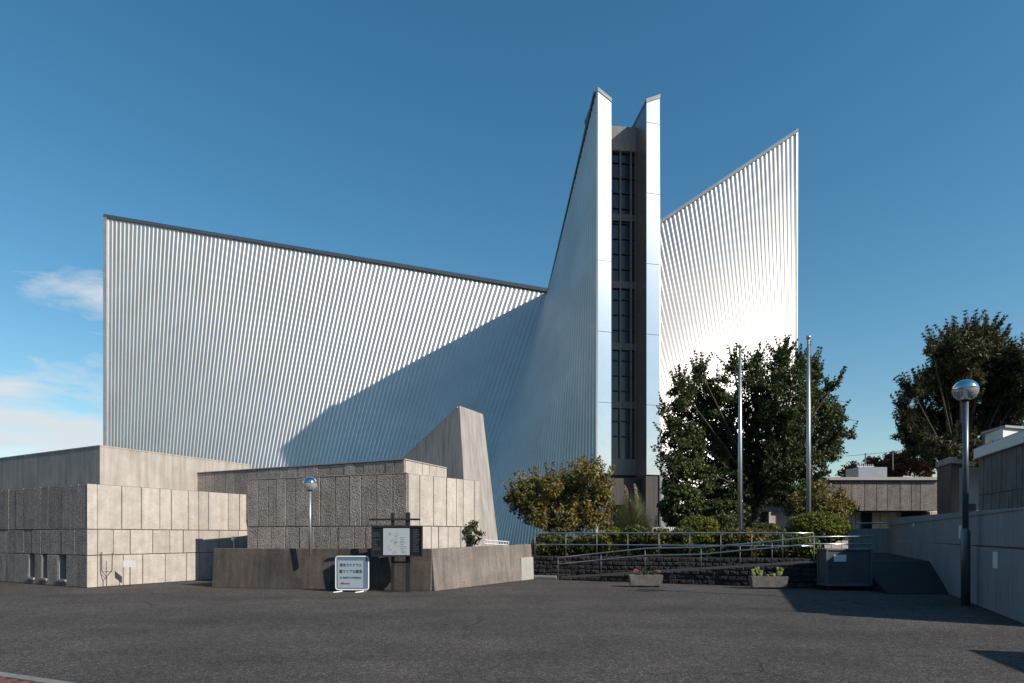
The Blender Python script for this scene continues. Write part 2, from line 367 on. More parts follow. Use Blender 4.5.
# brick paving corner with kerb
mb = MB(); k0 = Vector((-7.38, 7.95, 0)); k1 = Vector((-3.6, 6.27, 0)); kd = (k1 - k0).normalized(); kn = Vector((kd.y, -kd.x, 0))
kb = MB(); Lk = (k1 - k0).length
s_ = 0.0
while s_ < Lk:
    e_ = min(s_ + 0.6, Lk)
    kb.slab(k0 + kd * (s_ + .003), k0 + kd * (e_ - .003), 0.0, 0.02, 0.13, kn * 1.0); s_ += 0.6
tag(kb.build('kerb', M_kerb, bevel=0.006), kind='structure')
for i in range(34):
    for j in range(10):
        a = k0 + kd * (0.11 * i + 0.02) + kn * (0.02 + 0.21 * j + (0.105 if i % 2 else 0))
        mb.slab(a, a + kd * 0.103, 0.001, 0.014, -0.203, kn)
tag(mb.build('brick_paving', M_brick), kind='structure')
mb = MB(); mb.lathe((G(648, 18.75).x, 18.75, 0.003), [(0.001, 0), (0.36, 0), (0.36, .006), (0.31, .006), (0.31, .002), (0.001, .002)], 28)
tag(mb.build('manhole_cover', M_dkpost), 'round dark iron manhole cover in the asphalt before the pink flower planter', 'manhole cover')

# ------------------------------------------------------------------ cathedral
CB = thing('cathedral', 'huge ribbed stainless steel cathedral with swooping walls and a split tower', 'cathedral', (4, 78, 0))
TL = Vector((7.26, 54.0, 0)); TR = Vector((12.62, 54.65, 0))
adir = Vector((-0.14, 0.99, 0)).normalized()       # runs back along the front arm
tdir = (TR - TL).normalized()
TH = 39.45; THR = 39.3
VL = P(549, 293, 79.0)
VBL = G(461, 67.0, 0)
EL = Vector(P(105, 218, 82.5)); ELb = Vector((EL.x, EL.y, 0))
ER = P(797, 132, 68.0); ERb = Vector((ER.x, ER.y, 0))
VR = P(602, 262, 71.0)
VBR = G(690, 56.6, 0)
def lerp(a, b, t): return a + (b - a) * t
def hp(name, t0, t1, b0, b1, nr, parent, h=0.10, rows=26, flip=1, label=None, amax=1.0):
    """ribbed ruled (hyperbolic paraboloid) wall: t0..t1 top edge, b0..b1 ground edge"""
    prof = [(0.0, 0), (0.34, 0), (0.50, 1), (0.84, 1)]
    us = []; hs_ = []
    for i in range(nr):
        for a, q in prof: us.append((i + a) / nr); hs_.append(q * h)
    us.append(1.0); hs_.append(0)
    us = np.array(us); hs_ = np.array(hs_); vs = np.linspace(0, 1, rows + 1)
    t0, t1, b0, b1 = [np.array(x) for x in (t0, t1, b0, b1)]
    U = us[:, None, None]; V = vs[None, :, None]
    S = (1 - V) * ((1 - U) * b0 + U * b1) + V * ((1 - U) * t0 + U * t1)
    Su = (1 - V) * (b1 - b0) + V * (t1 - t0) + 0 * U
    Sv = (1 - U) * (t0 - b0) + U * (t1 - b1) + 0 * V
    N = np.cross(Su, Sv); N /= np.linalg.norm(N, axis=2, keepdims=True); N *= flip
    S = S + N * hs_[:, None, None]
    nu, nv = len(us), rows + 1
    idx = np.arange(nu * nv).reshape(nu, nv)
    q = np.stack([idx[:-1, :-1], idx[1:, :-1], idx[1:, 1:], idx[:-1, 1:]], -1).reshape(-1, 4)
    me = bpy.data.meshes.new(name); me.from_pydata(S.reshape(-1, 3).tolist(), [], q.tolist()); me.update()
    o = link(name, me, M_steel, parent)
    if label: o['label'] = label
    return o
TLt = TL + Vector((0, 0, TH)); TRt = TR + Vector((0, 0, THR))
hp('wall_cladding', EL, VL, ELb, VBL, 104, CB, h=0.055, label='long sunlit ribbed wall of the left wing')
hp('wall_cladding', VL, TLt, VBL, TL, 44, CB, h=0.13, label='shaded ribbed wall curving up into the tower')
hp('wall_cladding', VR, ER, VBR, ERb, 47, CB, h=0.045, label='bright ribbed wall of the right wing', flip=1)
hp('wall_cladding', TRt, VR, TR, VBR, 30, CB)
# rear walls and the roof between the ridges (unseen side, keeps the building closed)
BK = Vector((1.0, 118, 0)); BKt = BK + Vector((0, 0, 36)); BK2 = BK + tdir * 5.2; BK2t = BK2 + Vector((0, 0, 36))
EL2 = EL + adir * 5; EL2b = Vector((EL2.x, EL2.y, 0)); ER2 = ER + adir * 5; ER2b = Vector((ER2.x, ER2.y, 0))
VL2 = VL + adir * 8; VR2 = VR + adir * 18
hp('rear_wall', BKt, VL2, BK, Vector((-14, 96, 0)), 40, CB, rows=8)
hp('rear_wall', VL2, EL2, Vector((-14, 96, 0)), EL2b, 60, CB, rows=8)
hp('rear_wall', ER2, VR2, ER2b, Vector((22, 90, 0)), 40, CB, rows=8)
hp('rear_wall', VR2, BK2t, Vector((22, 90, 0)), BK2, 40, CB, rows=8)
mb = MB()
mb.add([EL, VL, VL2, EL2], [(0, 1, 2, 3)]); mb.add([VR, ER, ER2, VR2], [(0, 1, 2, 3)])
inn = 1.2
TLi = TLt + tdir * inn + adir * 4; TRi = TRt - tdir * inn + adir * 4
mb.add([VL, VR, VR2, VL2], [(0, 1, 2, 3)]); mb.add([VL2, VR2, BK2t, BKt], [(0, 1, 2, 3)])
dz = Vector((0, 0, -0.4))
mb.add([TLt + adir * 4.2 + dz, TRt + adir * 4.2 + dz, VR + dz, VL + dz], [(0, 1, 2, 3)])
mb.build('roof', M_captop, CB)
mb = MB(); mb.add([EL, EL2, EL2b, ELb], [(0, 1, 2, 3)]); mb.build('end_wall', M_fin, CB)
mb = MB(); mb.add([ERb, ER2b, ER2, ER], [(0, 1, 2, 3)]); mb.build('end_wall', M_fin, CB)
# coping strips that follow the ridges
def strip(name, a, b, wd, ht, m, out, lift=0.0):
    mb = MB(); a = Vector(a); b = Vector(b); o = Vector(out).normalized() * 1.25; Z = Vector((0, 0, 1))
    mb.hexa([a + o * 0.22 - Z * ht + Z * lift, b + o * 0.22 - Z * ht + Z * lift, b - o * wd - Z * ht + Z * lift, a - o * wd - Z * ht + Z * lift],
            [a + o * 0.22 + Z * (.12 + lift), b + o * 0.22 + Z * (.12 + lift), b - o * wd + Z * (.12 + lift), a - o * wd + Z * (.12 + lift)])
    return mb.build(name, m, CB)
strip('ridge_coping', EL + Vector((-.1, .1, 0)), VL, 0.8, 0.32, M_cap, (-0.1, -1, 0), lift=0.35)
strip('ridge_coping', VL, TLt + adir * .35 - Vector((0, 0, .12)), 0.5, 0.22, M_cap, (-1, -0.1, 0), lift=0.0)
strip('ridge_coping', VR, ER + Vector((.0, .1, 0)), 0.7, 0.28, M_captop, (.4, -1, 0), lift=0.22)
mb = MB(); mb.box(ELb + Vector((0.12, -0.05, EL.z / 2)), (0.42, 0.4, EL.z), (1, 0, 0)); mb.build('corner_trim', M_captop, CB)
mb = MB(); mb.box(ERb + Vector((-.05, 0.05, ER.z / 2)), (0.12, 0.3, ER.z), (1, .3, 0)); mb.build('corner_trim', M_captop, CB)
# the two fins of the tower
def fin(o, sgn, H, drop, ang):
    fdir = Vector((math.cos(R(ang)), math.sin(R(ang)), 0)); fn = Vector((fdir.y, -fdir.x, 0))
    f = MB(); a = o; b = o + fdir * (1.22 * sgn)
    if sgn < 0: a, b = b, a
    zs = [4.9]; z = H - 2.55
    cuts = [H - drop - 0.3]
    while z > 7: cuts.append(z); z -= 6.0
    cuts.append(6.8)
    for z1, z0 in zip(cuts[:-1], cuts[1:]):
        if z1 < H - 2: f.slab(a, b, z0 + 0.02, z1 - 0.02, 0.12, fn)
        else: f.slab(a, b, z0 + 0.02, (H if sgn > 0 else H - drop) - .31, 0.12, fn, z1b=(H - drop if sgn > 0 else H) - .31)
    ff = f.build('tower_fin', M_fin, CB)
    # body of the fin behind its face plates
    bb = MB(); ia = a - fn * 0.121; ib = b - fn * 0.121
    bk = adir * 4.4
    if sgn > 0: q = [ia + tdir * .03, ib, ib + bk, ia + tdir * .35 + bk]
    else: q = [ia, ib - tdir * .03, ib - tdir * .35 + bk, ia + bk]
    zi, zo = (H - drop, H) if True else (H, H)
    tops = [zo if (sgn > 0) == (k in (0, 3)) else zi for k in range(4)]
    bb.hexa([p + Vector((0, 0, 6.8)) for p in q], [p + Vector((0, 0, tops[k] - 0.3)) for k, p in enumerate(q)])
    bb.build('fin_body', M_finside, CB)
    bb = MB(); bb.hexa([p + Vector((0, 0, 0)) for p in q], [p + Vector((0, 0, 6.795)) for p in q]); bb.build('fin_base', M_towerc, CB)
    cp = MB(); pp = [a - fdir * .04 + fn * .05, b + fdir * .04 + fn * .05, b + fdir * .04 + bk, a - fdir * .04 + bk]
    tt = [zo if (sgn > 0) == (k in (0, 3)) else zi for k in range(4)]
    cp.hexa([p + Vector((0, 0, tt[k] - 0.30)) for k, p in enumerate(pp)], [p + Vector((0, 0, tt[k] + .02)) for k, p in enumerate(pp)])
    cp.build('fin_cap', M_cap2, CB)
M_finside = mat('fin_side_steel', (0.32, 0.31, 0.305), 0.38, 0.75, var=0.15, stretch=(1, 1, .2), vscale=2)
M_cap2 = mat('fin_cap_steel', (0.16, 0.18, 0.20), 0.55, 0.3)
fin(TL, 1, TH, 0.7, 17); fin(TR, -1, THR, 0.6, 13.4)
# recessed stained-glass strip between the fins
W0 = TL + tdir * 1.2 + adir * 2.8; W1 = TR - tdir * 1.15 + adir * 2.8; wn = Vector((tdir.y, -tdir.x, 0)); WL = (W1 - W0).length
mb = MB(); mb.slab(W0, W1, 8.5, 36.8, 0.1, wn, front=-0.2); win = mb.build('glass_strip', M_glass, CB)
for s in (0.0, 0.25, 0.53, 0.86, 1.0):
    wd = 0.11; c = W0 + tdir * (0.06 + (WL - 0.12) * s); mb = MB()
    mb.slab(c - tdir * wd / 2, c + tdir * wd / 2, 8.4, 35.9, 0.3, wn, front=0.12)
    mb.build('mullion', M_mull, win)

for z in (30.0, 24.0, 18.5, 13.3): mb = MB(); mb.slab(W0, W1, z - .30, z + .30, 0.3, wn, front=0.06); mb.build('spandrel', mat('spandrel_metal', (.13, .125, .12), .5, .3), win)
z = 10.5
while z < 35.5: mb = MB(); mb.slab(W0, W1, z - .05, z + .05, 0.18, wn, front=-0.05); mb.build('glazing_bar', M_dkpost, win); z += 1.36
mb = MB(); mb.slab(W0, W1, 35.9, 38.05, 2.0, wn, front=0.16); mb.build('tower_head', mat('head_concrete', (0.26, 0.255, 0.25), .85, streak=.3), CB)
mb = MB(); mb.slab(W0, W1, 7.0, 8.45, 1.6, wn, front=0.25); mb.build('window_sill', M_mull, CB)
mb = MB(); mb.slab(W0 - tdir * .1, W1 + tdir * .1, 0, 6.9, 1.6, wn, front=0.1); ew = mb.build('entrance_wall', M_towerc, CB)
mb = MB(); mb.slab(W0 + tdir * .1, W1 - tdir * .1, 4.3, 6.6, 0.5, wn, front=1.6); mb.build('entrance_canopy', M_towerc, CB)
mb = MB(); mb.slab(W0 + tdir * .4, W1 - tdir * .4, 0.8, 3.9, 0.08, wn, front=0.14); mb.build('door', M_glass, CB)

# unseen tree belt added around the camera to darken shade and reflections
mb = MB(); rd = random.Random(77)
for i in range(56):
    a = R(-8 - 196 * i / 55); dd_ = rd.uniform(44, 62); c = Vector((math.cos(a) * dd_, math.sin(a) * dd_ - 4, 0)); hh = rd.uniform(11, 17) * (1.25 if a < R(-120) else 1); rw = rd.uniform(5, 8); k = 12; o = len(mb.v)
    for j in range(7):
        ph = math.pi * .5 * j / 6
        for q in range(k):
            th = 2 * math.pi * q / k; f_ = rd.uniform(.85, 1.12); mb.v.append((c.x + rw * math.cos(ph) * math.cos(th) * f_, c.y + rw * math.cos(ph) * math.sin(th) * f_, hh * math.sin(ph) ** .8 * f_))
    for j in range(6):
        for q in range(k): a0_ = o + j * k + q; b0_ = o + j * k + (q + 1) % k; mb.f.append((a0_, b0_, b0_ + k, a0_ + k))
tag(mb.build('added_tree_belt', mat('added_belt_foliage', (.05, .055, .025), .9, var=.4, vscale=1.5, bump=1, bscale=2, bdist=.4)), kind='stuff')

# ------------------------------------------------------------------ left annex
def dirpt(c, d, t): return Vector((c[0] + d[0] * t, c[1] + d[1] * t, 0))
def t_at(c, d, px):
    k = (px - CX) / F; return (c[0] - k * c[1]) / (k * d[1] - d[0])
AN = thing('concrete_annex', 'long low concrete panel building with three slit windows at the far left', 'building', (-14, 23, 0))
C0 = Vector((-13.08, 19.7, 0)); dl = Vector((-.869, .495, 0)).normalized(); dr = Vector((.467, .884, 0)).normalized()
nl = Vector((-dl.y, dl.x, 0)); nl = nl if nl.y < 0 else -nl
nr_ = Vector((dr.y, -dr.x, 0))
Lend = dirpt(C0, dl, 15); Rend = dirpt(C0, dr, 9)
T = 0.30
rowsA = [(0.0, 1.0), (1.0, 1.81), (1.81, 3.22)]
ops = []
for a, b in ((28.4, 34.5), (41.6, 46.9), (58, 66)):
    ta, tb = t_at(C0, dl, a), t_at(C0, dl, b); s0, s1 = 15 - ta, 15 - tb
    ops.append((s0, s1, 0.2, 1.0))
mb = MB(); inC = C0 - nl * (T + .002) - nr_ * .075
mb.prism([inC + dl * 14.7 , inC, inC + dr * 8.7, inC + dr * 8.7 + dl * 14.7], 0, 3.12); mb.build('wall', M_joint, AN)
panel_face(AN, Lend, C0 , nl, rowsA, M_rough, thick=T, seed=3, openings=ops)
mb = MB()
for z0, z1 in rowsA: mb.slab(C0 - dr * .003, C0 + dr * .288, z0 + .013, z1 - .013, .02, nr_, front=.014)
mb.build('wall_panels', M_smooth, AN)
panel_face(AN, C0, Rend, nr_, rowsA, M_smooth, thick=0.07, seed=5, start=0.302)
for s0, s1, z0, z1 in ops:
    o0 = Lend + (C0 - Lend).normalized() * s0; o1 = Lend + (C0 - Lend).normalized() * s1
    m2 = MB(); m2.slab(o0, o1, z0, z1, 0.02, nl, front=-0.24); wd = m2.build('window', M_glass, AN)
    m2 = MB(); m2.slab(o0 - (o1 - o0).normalized() * .03, o1 + (o1 - o0).normalized() * .03, z0 - .05, z0 + .02, 0.2, nl, front=0.05); m2.build('sill', M_rough, wd)
    m2 = MB(); m2.slab(o0, o0 + (o1 - o0).normalized() * .05, z0 + .021, z1 - .013, 0.23, nl, front=-0.004); m2.build('frame', M_patch, wd)  # pale strip painting the sunlit left reveal of the slit
# upper storey
C1 = Vector((-14.49, 22.5, 0)); e1 = Vector((-11.72, 28.6, 0)); dr1 = (e1 - C1).normalized(); nr1 = Vector((dr1.y, -dr1.x, 0))
mb = MB(); mb.prism([C1 + dl * 15, C1, e1, e1 + dl * 15], 3.0, 4.75); mb.build('upper_wall', M_conc, AN)
mb = MB(); mb.prism([C1 + dl * 15 + nl * .012 , C1 + nl * .012 + nr1 * .012, e1 + nr1 * .012, e1 + dl * 15], 4.753, 4.80)
mb.build('coping', M_conc, AN)

# ------------------------------------------------------------------ middle annex
AM = thing('concrete_pavilion', 'stepped concrete panel pavilion behind the globe street lamp', 'building', (-5, 23, 0))
K = Vector((-3.12, 19.0, 0)); KL = Vector((-8.8, 21.3, 0)); KR = Vector((-1.09, 21.6, 0))
nkl = nrm2(KL, K); nkr = nrm2(K, KR)
rowsB = [(0.6, 1.90), (1.90, 3.46)]
mb = MB(); mb.prism([KL - nkl * .2 , K - nkl * .07 - nkr * .07, KR - nkr * .07, (-1.6, 25, 0), (-7.4, 25.6, 0)], 0, 3.38); mb.build('wall', M_joint, AM)
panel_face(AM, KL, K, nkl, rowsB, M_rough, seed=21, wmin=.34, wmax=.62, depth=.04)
panel_face(AM, K, KR, nkr, rowsB, M_smooth, seed=8, start=.06, wmin=.34, wmax=.62)
sd_ = (K - KL).normalized(); m_ = MB(); m_.slab(KL - sd_ * .0, KL + sd_ * .02, 0, 3.45, 2.5, nkl); m_.build('side_wall', M_smooth, AM)
T0 = G(404.5, 21.5); TLf = T0 + (G(245, 24.9) - T0) * 1.45; TRt_ = G(446.8, 24.3)
ntl = nrm2(TLf, T0); ntr = nrm2(T0, TRt_)
mb = MB(); mb.prism([TLf - ntl * .07, T0 - ntl * .07 - ntr * .07, TRt_ - ntr * .07, (-3.4, 26.5, 0), (-9.8, 29, 0)], 0, 4.12); mb.build('upper_wall', M_joint, AM)
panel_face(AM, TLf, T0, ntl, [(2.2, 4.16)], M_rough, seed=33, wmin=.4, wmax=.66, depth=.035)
panel_face(AM, T0, TRt_, ntr, [(2.2, 4.16)], M_smooth, seed=35, wmin=.4, wmax=.66, start=.06)
mb = MB(); mb.slab(TLf, T0, 4.165, 4.20, .3, ntl, front=.02); mb.slab(T0, TRt_, 4.165, 4.20, .3, ntr, front=.015); mb.build('coping', M_patch, AM)
mb = MB(); d_ = (K - KL).normalized(); mb.slab(KL, K, 3.465, 3.495, .3, nkl, front=.005); mb.build('coping', M_conc, AM)
# wedge
WE = thing('concrete_wedge', 'tall slanted board-marked concrete wedge rising behind the pavilion', 'wall', (-1.5, 23, 0))
WK = 1.09
a0 = Vector((-1.5 * WK, 22.6 * WK, 0)); b0 = Vector((-1.88 * WK, 23.0 * WK, 1.6 + 4.69 * WK)); a1 = Vector((-.37 * WK, 23.95 * WK, 0)); b1 = Vector((-1.1 * WK, 24.35 * WK, 1.6 + 4.64 * WK))
lw = Vector((-.88, .475, 0)) * 6.2
c0_ = Vector((b0.x + lw.x, b0.y + lw.y, b0.z - .69 * 6.2)); d0_ = Vector((a0.x + lw.x, a0.y + lw.y, 0)); off = b1 - b0; off.z = 0
mb = MB(); mb.hexa([d0_, a0, a1, d0_ + off], [c0_, b0, b1, c0_ + off])
mb.build('wall', M_board, WE, bevel=.02)
cz = Vector((0, 0, .03)); mb = MB(); u_ = (b0 - c0_)
mb.hexa([c0_ + cz * .1, b0 + cz * .1 - u_ * .02, b0 + cz * .1 - u_ * .02 + off * .25, c0_ + cz * .1 + off * .25], [c0_ + cz * 2, b0 + cz * 2 - u_ * .02, b0 + cz * 2 - u_ * .02 + off * .25, c0_ + cz * 2 + off * .25])
mb.build('coping', M_patch, WE)

# ------------------------------------------------------------------ low retaining wall with terrace
F0 = Vector((-9.36, 20.1, 0)); F1 = Vector((-2.33, 18.6, 0)); F2 = Vector((.71, 23.8, 0))
LW = thing('low_wall', 'low stained brown concrete planter wall behind the notice board', 'wall', (-4, 19, 0))
nf = nrm2(F0, F1); ng = nrm2(F1, F2)
def wallseg(mb, p0, p1, n, h0, h1, t, bat, z0=0):
    mb.slab(p0, p1, z0, h0, t, n, batter=bat, z1b=h1)
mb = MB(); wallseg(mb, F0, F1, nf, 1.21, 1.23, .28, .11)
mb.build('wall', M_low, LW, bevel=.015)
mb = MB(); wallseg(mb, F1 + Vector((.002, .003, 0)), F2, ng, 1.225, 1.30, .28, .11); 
m_lit = mat('lit_wall_concrete', (0.27, 0.232, 0.197), 0.93, var=0.35, vscale=1.3, streak=0.4, bump=0.5, bscale=30, bdist=0.015, speck=(35, 0.22))  # lighter copy of the low wall concrete, sunlight put into the colour
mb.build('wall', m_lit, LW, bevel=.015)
mb = MB(); mb.slab((-9.36, 20.1), (-8.85, 21.35), 0, 1.2, .28, (.0, .0), 0); 
mb = MB(); dd = Vector((.4, .91, 0)); sN = Vector((-.91, .4, 0)); mb.slab(F0 + dd * .285 , F0 + dd * 1.5, 0, 1.195, .28, sN, batter=.08); mb.build('wall', M_low, LW, bevel=.015)
mb = MB(); de = (F2 - F1).normalized(); mb.slab(F2 - de * .9, F2 + de * .01, 0, .82, .05, ng, front=.085, batter=.03); mb.build('repair_panel', M_patch, LW, bevel=.01)
mb = MB(); i0 = F0 - nf * .29 + dd * .02; mb.prism([i0 + Vector((.3, 0, 0)), F1 - nf * .29 - ng * .29, F2 - ng * .29, (-.2, 24.6, 0), (-8.6, 22.0, 0)], 0.01, 1.1)
tag(mb.build('terrace_soil', M_soil), kind='structure')
# step slab at the right end of the wall
mb = MB(); mb.slab(G(516, 24.1), G(556, 23.4), 0, .09, 1.0, (-.1, -1, 0), front=.0); tag(mb.build('concrete_step', M_kerb, bevel=.01), 'pale low concrete step slab at the foot of the ramp', 'step')

# ------------------------------------------------------------------ stone walls, ramp and rails
def stone_wall(parent, p0, p1, n, h0, h1, seed, z0=0.0, bw=.26, bh=.165):
    rd = random.Random(seed); p0 = xy(p0); p1 = xy(p1); L = (p1 - p0).length; d = (p1 - p0) / L
    mb = MB(); z = z0; row = 0
    hmax = max(h0, h1)
    while z < hmax - .02:
        s = -bw * rd.random()
        while s < L:
            w_ = bw * rd.uniform(.8, 1.25); a = max(s, 0) + .008; b = min(s + w_, L) - .008; s += w_
            if b - a < .03: continue
            ha = h0 + (h1 - h0) * a / L; hb = h0 + (h1 - h0) * b / L
            if min(ha, hb) - z < .03: continue
            za, zb = min(z + bh - .012, ha), min(z + bh - .012, hb)
            pr = rd.uniform(.01, .06)
            o = [p0 + d * a, p0 + d * b]; i0_, i1_ = .03, .03
            vs = []
            for q, (pp, zt) in enumerate(((o[0], za), (o[1], zb))): pass
            A, B = o; Z = Vector((0, 0, 1))
            base = [A + Z * z, B + Z * z, B + Z * zb, A + Z * za]
            e = d * .02; fr = n * pr
            frn = [A + e + fr + Z * (z + .02), B - e + fr * rd.uniform(.6, 1) + Z * (z + .02), B - e + fr + Z * max(zb - .02, z + .021), A + e + fr * rd.uniform(.6, 1) + Z * max(za - .02, z + .021)]
            c = sum(frn, Vector()) / 4 + n * rd.uniform(.0, .03)
            mb.add(base + frn + [c], [(0, 1, 5, 4), (1, 2, 6, 5), (2, 3, 7, 6), (3, 0, 4, 7), (4, 5, 8), (5, 6, 8), (6, 7, 8), (7, 4, 8)])
        z += bh; row += 1
    mb.build('stone_blocks', M_stone, parent)
    c = MB(); c.slab(p0, p1, z0, h0 - .005, .25, n, front=.004, z1b=h1 - .005); c.build('wall_core', M_joint2, parent)
M_joint2 = mat('stone_mortar', (0.03, 0.028, 0.026), .95)
A_ = Vector((1.75, 23.3, 0)); B_ = Vector((9.38, 19.5, 0)); nR = nrm2(A_, B_)
RW = thing('ramp_wall', 'dark split-stone wall carrying the sloping access ramp behind the planters', 'wall', A_)
stone_wall(RW, A_, B_, nR, .06, .80, 4)
stone_wall(RW, B_, Vector((10.9, 18.9 + .6, 0)), nrm2(B_, (10.9, 19.5)), .80, .80, 6)
U0 = Vector((.6, 25.2, 0)); U1 = Vector((10.35, 22.05, 0)); nU = nrm2(U0, U1)
UW = thing('terrace_wall', 'dark split-stone terrace wall behind the access ramp', 'wall', U0)
stone_wall(UW, U0, U1, nU, .82, .82, 9)
# ramp surface
mb = MB(); br = -nR
mb.hexa([A_ + br * .02 + Vector((0, 0, .004)), B_ + br * .02 + Vector((0, 0, .004)), U1 + nU * .07 + Vector((0, 0, .004)), Vector((U0.x + 1.3, U0.y - .49, .004))],
        [A_ + br * .02 + Vector((0, 0, .05)), B_ + br * .02 + Vector((0, 0, .77)), U1 + nU * .07 + Vector((0, 0, .77)), Vector((U0.x + 1.3, U0.y - .49, .05))])
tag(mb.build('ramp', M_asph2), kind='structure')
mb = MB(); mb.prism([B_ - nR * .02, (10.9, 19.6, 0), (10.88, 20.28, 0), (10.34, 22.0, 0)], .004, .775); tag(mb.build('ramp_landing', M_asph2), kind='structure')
def rampz(s, L): return .06 + .74 * max(0, min(1, s / L))
def railing(name, label, base_pts, rails, r=.024, post_r=.016, group=None, posts=None):
    t = thing(name, label, 'railing', base_pts[0])
    m = MB()
    for pts in rails:
        mm = MB(); mm.tube(pts, r, 8); mm.build('rail', M_rail, t, smooth=True)
    for b, z in posts:
        mm = MB(); mm.tube([b, (b[0], b[1], z)], post_r, 8); mm.build('post', M_post, t, smooth=True)
    return t
LA = (B_ - A_).length; dA = (B_ - A_) / LA
rl_u = []; rl_l = []; posts = []
for px, yu, yl in ((558, 557.6, 564), (601, 553, 559.8), (645, 548.4, 555.4), (701, 547.2, 554.3), (740, 544.2, 550.5), (772, 541.2, 547.8), (813.8, 536.8, 543.8), (872, 536.4, 544.5)):
    k = (px - CX) / F
    if px < 845:
        s = t_at(A_, dA, px); s = max(s, -1.3); base = A_ + dA * s - nR * .12
    else:
        base = Vector((10.75, 19.75, 0)); s = LA
    D = base.y; base.x = k * D
    rl_u.append(Vector((base.x, D, EYE + (HY - yu) / F * D))); rl_l.append(Vector((base.x, D, EYE + (HY - yl) / F * D)))
    posts.append((Vector((base.x, D, max(0.02, rampz(s, LA) - .1))), rl_u[-1].z))
railing('ramp_handrail', 'double steel handrail climbing beside the sloping ramp above the planters', [A_], [rl_u, rl_l], posts=posts)
dU = (U1 - U0).normalized(); lu = []; lm = []; posts = []
for i in range(10):
    px = 534 + (814 - 534) * i / 9; s = t_at(U0, dU, px); b = U0 + dU * s - nU * .12
    z = EYE + (HY - 533.0) / F * b.y + .0; lu.append(Vector((b.x, b.y, z))); lm.append(Vector((b.x, b.y, z - .45))); posts.append((Vector((b.x, b.y, TZ - .1)), z))
railing('terrace_railing', 'straight steel guard rail along the terrace in front of the shrubs', [U0], [lu, lm], posts=posts)

# ------------------------------------------------------------------ white wall, right building
W0_ = Vector((9.12, 11.2, 0)); wd_ = Vector((.413, .911, 0)).normalized(); nW = Vector((-wd_.y, wd_.x, 0))
WW = thing('white_wall', 'white painted boundary wall running back from the right edge of the forecourt', 'wall', W0_)
def ws(t): return W0_ + wd_ * t
mb = MB(); m2 = MB(); nseg = 9; Lw = 21.0
for i in range(nseg):
    t0_, t1_ = Lw * i / nseg + .006, Lw * (i + 1) / nseg - .006; f0, f1 = t0_ / Lw, t1_ / Lw
    mb.slab(ws(t0_), ws(t1_), 0, 1.34 + .08 * f0, .22, nW, z1b=1.34 + .08 * f1)
    m2.slab(ws(t0_), ws(t1_), 1.385, 2.08 + .32 * f0, .18, nW, front=-.03, z1b=2.08 + .32 * f1)
mb.build('wall', M_wwall, WW, bevel=.008); m2.build('upper_panel', M_wwall, WW, bevel=.008)
mb = MB(); mb.slab(ws(0.02), ws(20.9), 0, 2.0, .1, nW, front=-.09, z1b=2.3); mb.build('wall_core', M_joint, WW)
mb = MB(); mb.slab(ws(0), ws(21), 1.342, 1.383, .1, nW, front=-.06, z1b=1.46); mb.build('shadow_gap', M_joint, WW)
mb = MB(); mb.slab(ws(0), ws(21), 2.085, 2.12, .22, nW, front=.0, z1b=2.44); mb.build('coping', M_wwall, WW)
for t_, z_ in ((5.6, 1.7), (2.2, 1.1), (13.2, 2.12)):
    mb = MB(); mb.slab(ws(t_), ws(t_ + .35), z_ - .17, z_ + .17, .01, nW, front=.012 if z_ < 1.3 else -.018); mb.build('notice', M_penth, WW)
# lower far part of the boundary with thin rail
FW = thing('far_white_wall', 'low white wall closing the upper drive behind the round hedge', 'wall', G(850, 31))
mb = MB(); mb.slab(G(850, 31), G(889, 29.6), 0, 1.95, .2, (-.05, -1, 0), z1b=1.95); mb.build('wall', M_wwall, FW)
mb = MB(); mb.slab(G(849.5, 30.9), G(852.5, 30.9), 0, 2.3, .15, (-.05, -1, 0), front=.03); mb.build('post', M_wwall, FW)
mb = MB(); mb.tube([P(852, 523.5, 30.8), P(888, 523, 29.5)], .03, 8); mb.build('rail', M_rail, FW)

RB = thing('right_hall', 'dark ribbed concrete hall with pale coping above the white wall', 'building', (17, 17, 0))
Q0 = Vector((17.5, 24, 0)); qd = Vector((-.333, -.943, 0)); Q1 = Q0 + qd * 15.5
nQ = Vector((-.943, .333, 0))
mb = MB(); mb.prism([Q1 - nQ * .07, Q1 - nQ * 8, Q0 - nQ * 8, Q0 - nQ * .07], 0, 4.45); mb.build('wall', M_dkwall := mat('dark_ribbed_concrete', (.135, .125, .115), .9, var=.25, streak=.3), RB)
panel_face(RB, Q0, Q1, nQ, [(0.5, 3.1), (3.1, 4.5)], mat('ribbed_concrete', (.22, .205, .19), .92, var=.25, vscale=2, streak=.35, bump=.6, bscale=16, bdist=.04), thick=.06, seed=50, wmin=.3, wmax=.5)
mb = MB(); mb.slab(Q0, Q1, 4.5, 4.86, .45, nQ, front=.16); mb.build('coping', M_white, RB)
mb = MB(); mb.slab(Q0, Q1, 4.862, 4.93, .5, nQ, front=.06); mb.build('roof_edge', M_patch, RB)
PH = thing('rooftop_unit', 'pale rooftop plant room with a vent standing on the dark hall', 'rooftop unit', G(1000, 27))
pa = P(985, 449, 26.5); pb = P(1003, 445, 25.0); pc = P(1120, 445, 28)
mb = MB(); mb.prism([xy(pa), xy(pb), Vector((26, 27.5, 0)), Vector((23, 31, 0))], 4.7, EYE + (HY - 428) / F * 25); mb.build('housing', M_penth, PH)
mb = MB(); mb.prism([xy(pa) + Vector((-.1, .1, 0)), xy(pb) + Vector((-.0, -.12, 0)), Vector((26.1, 27.3, 0)), Vector((23, 31.2, 0))], EYE + (HY - 427.8) / F * 25, EYE + (HY - 425.5) / F * 25); mb.build('roof', M_roofst, PH)
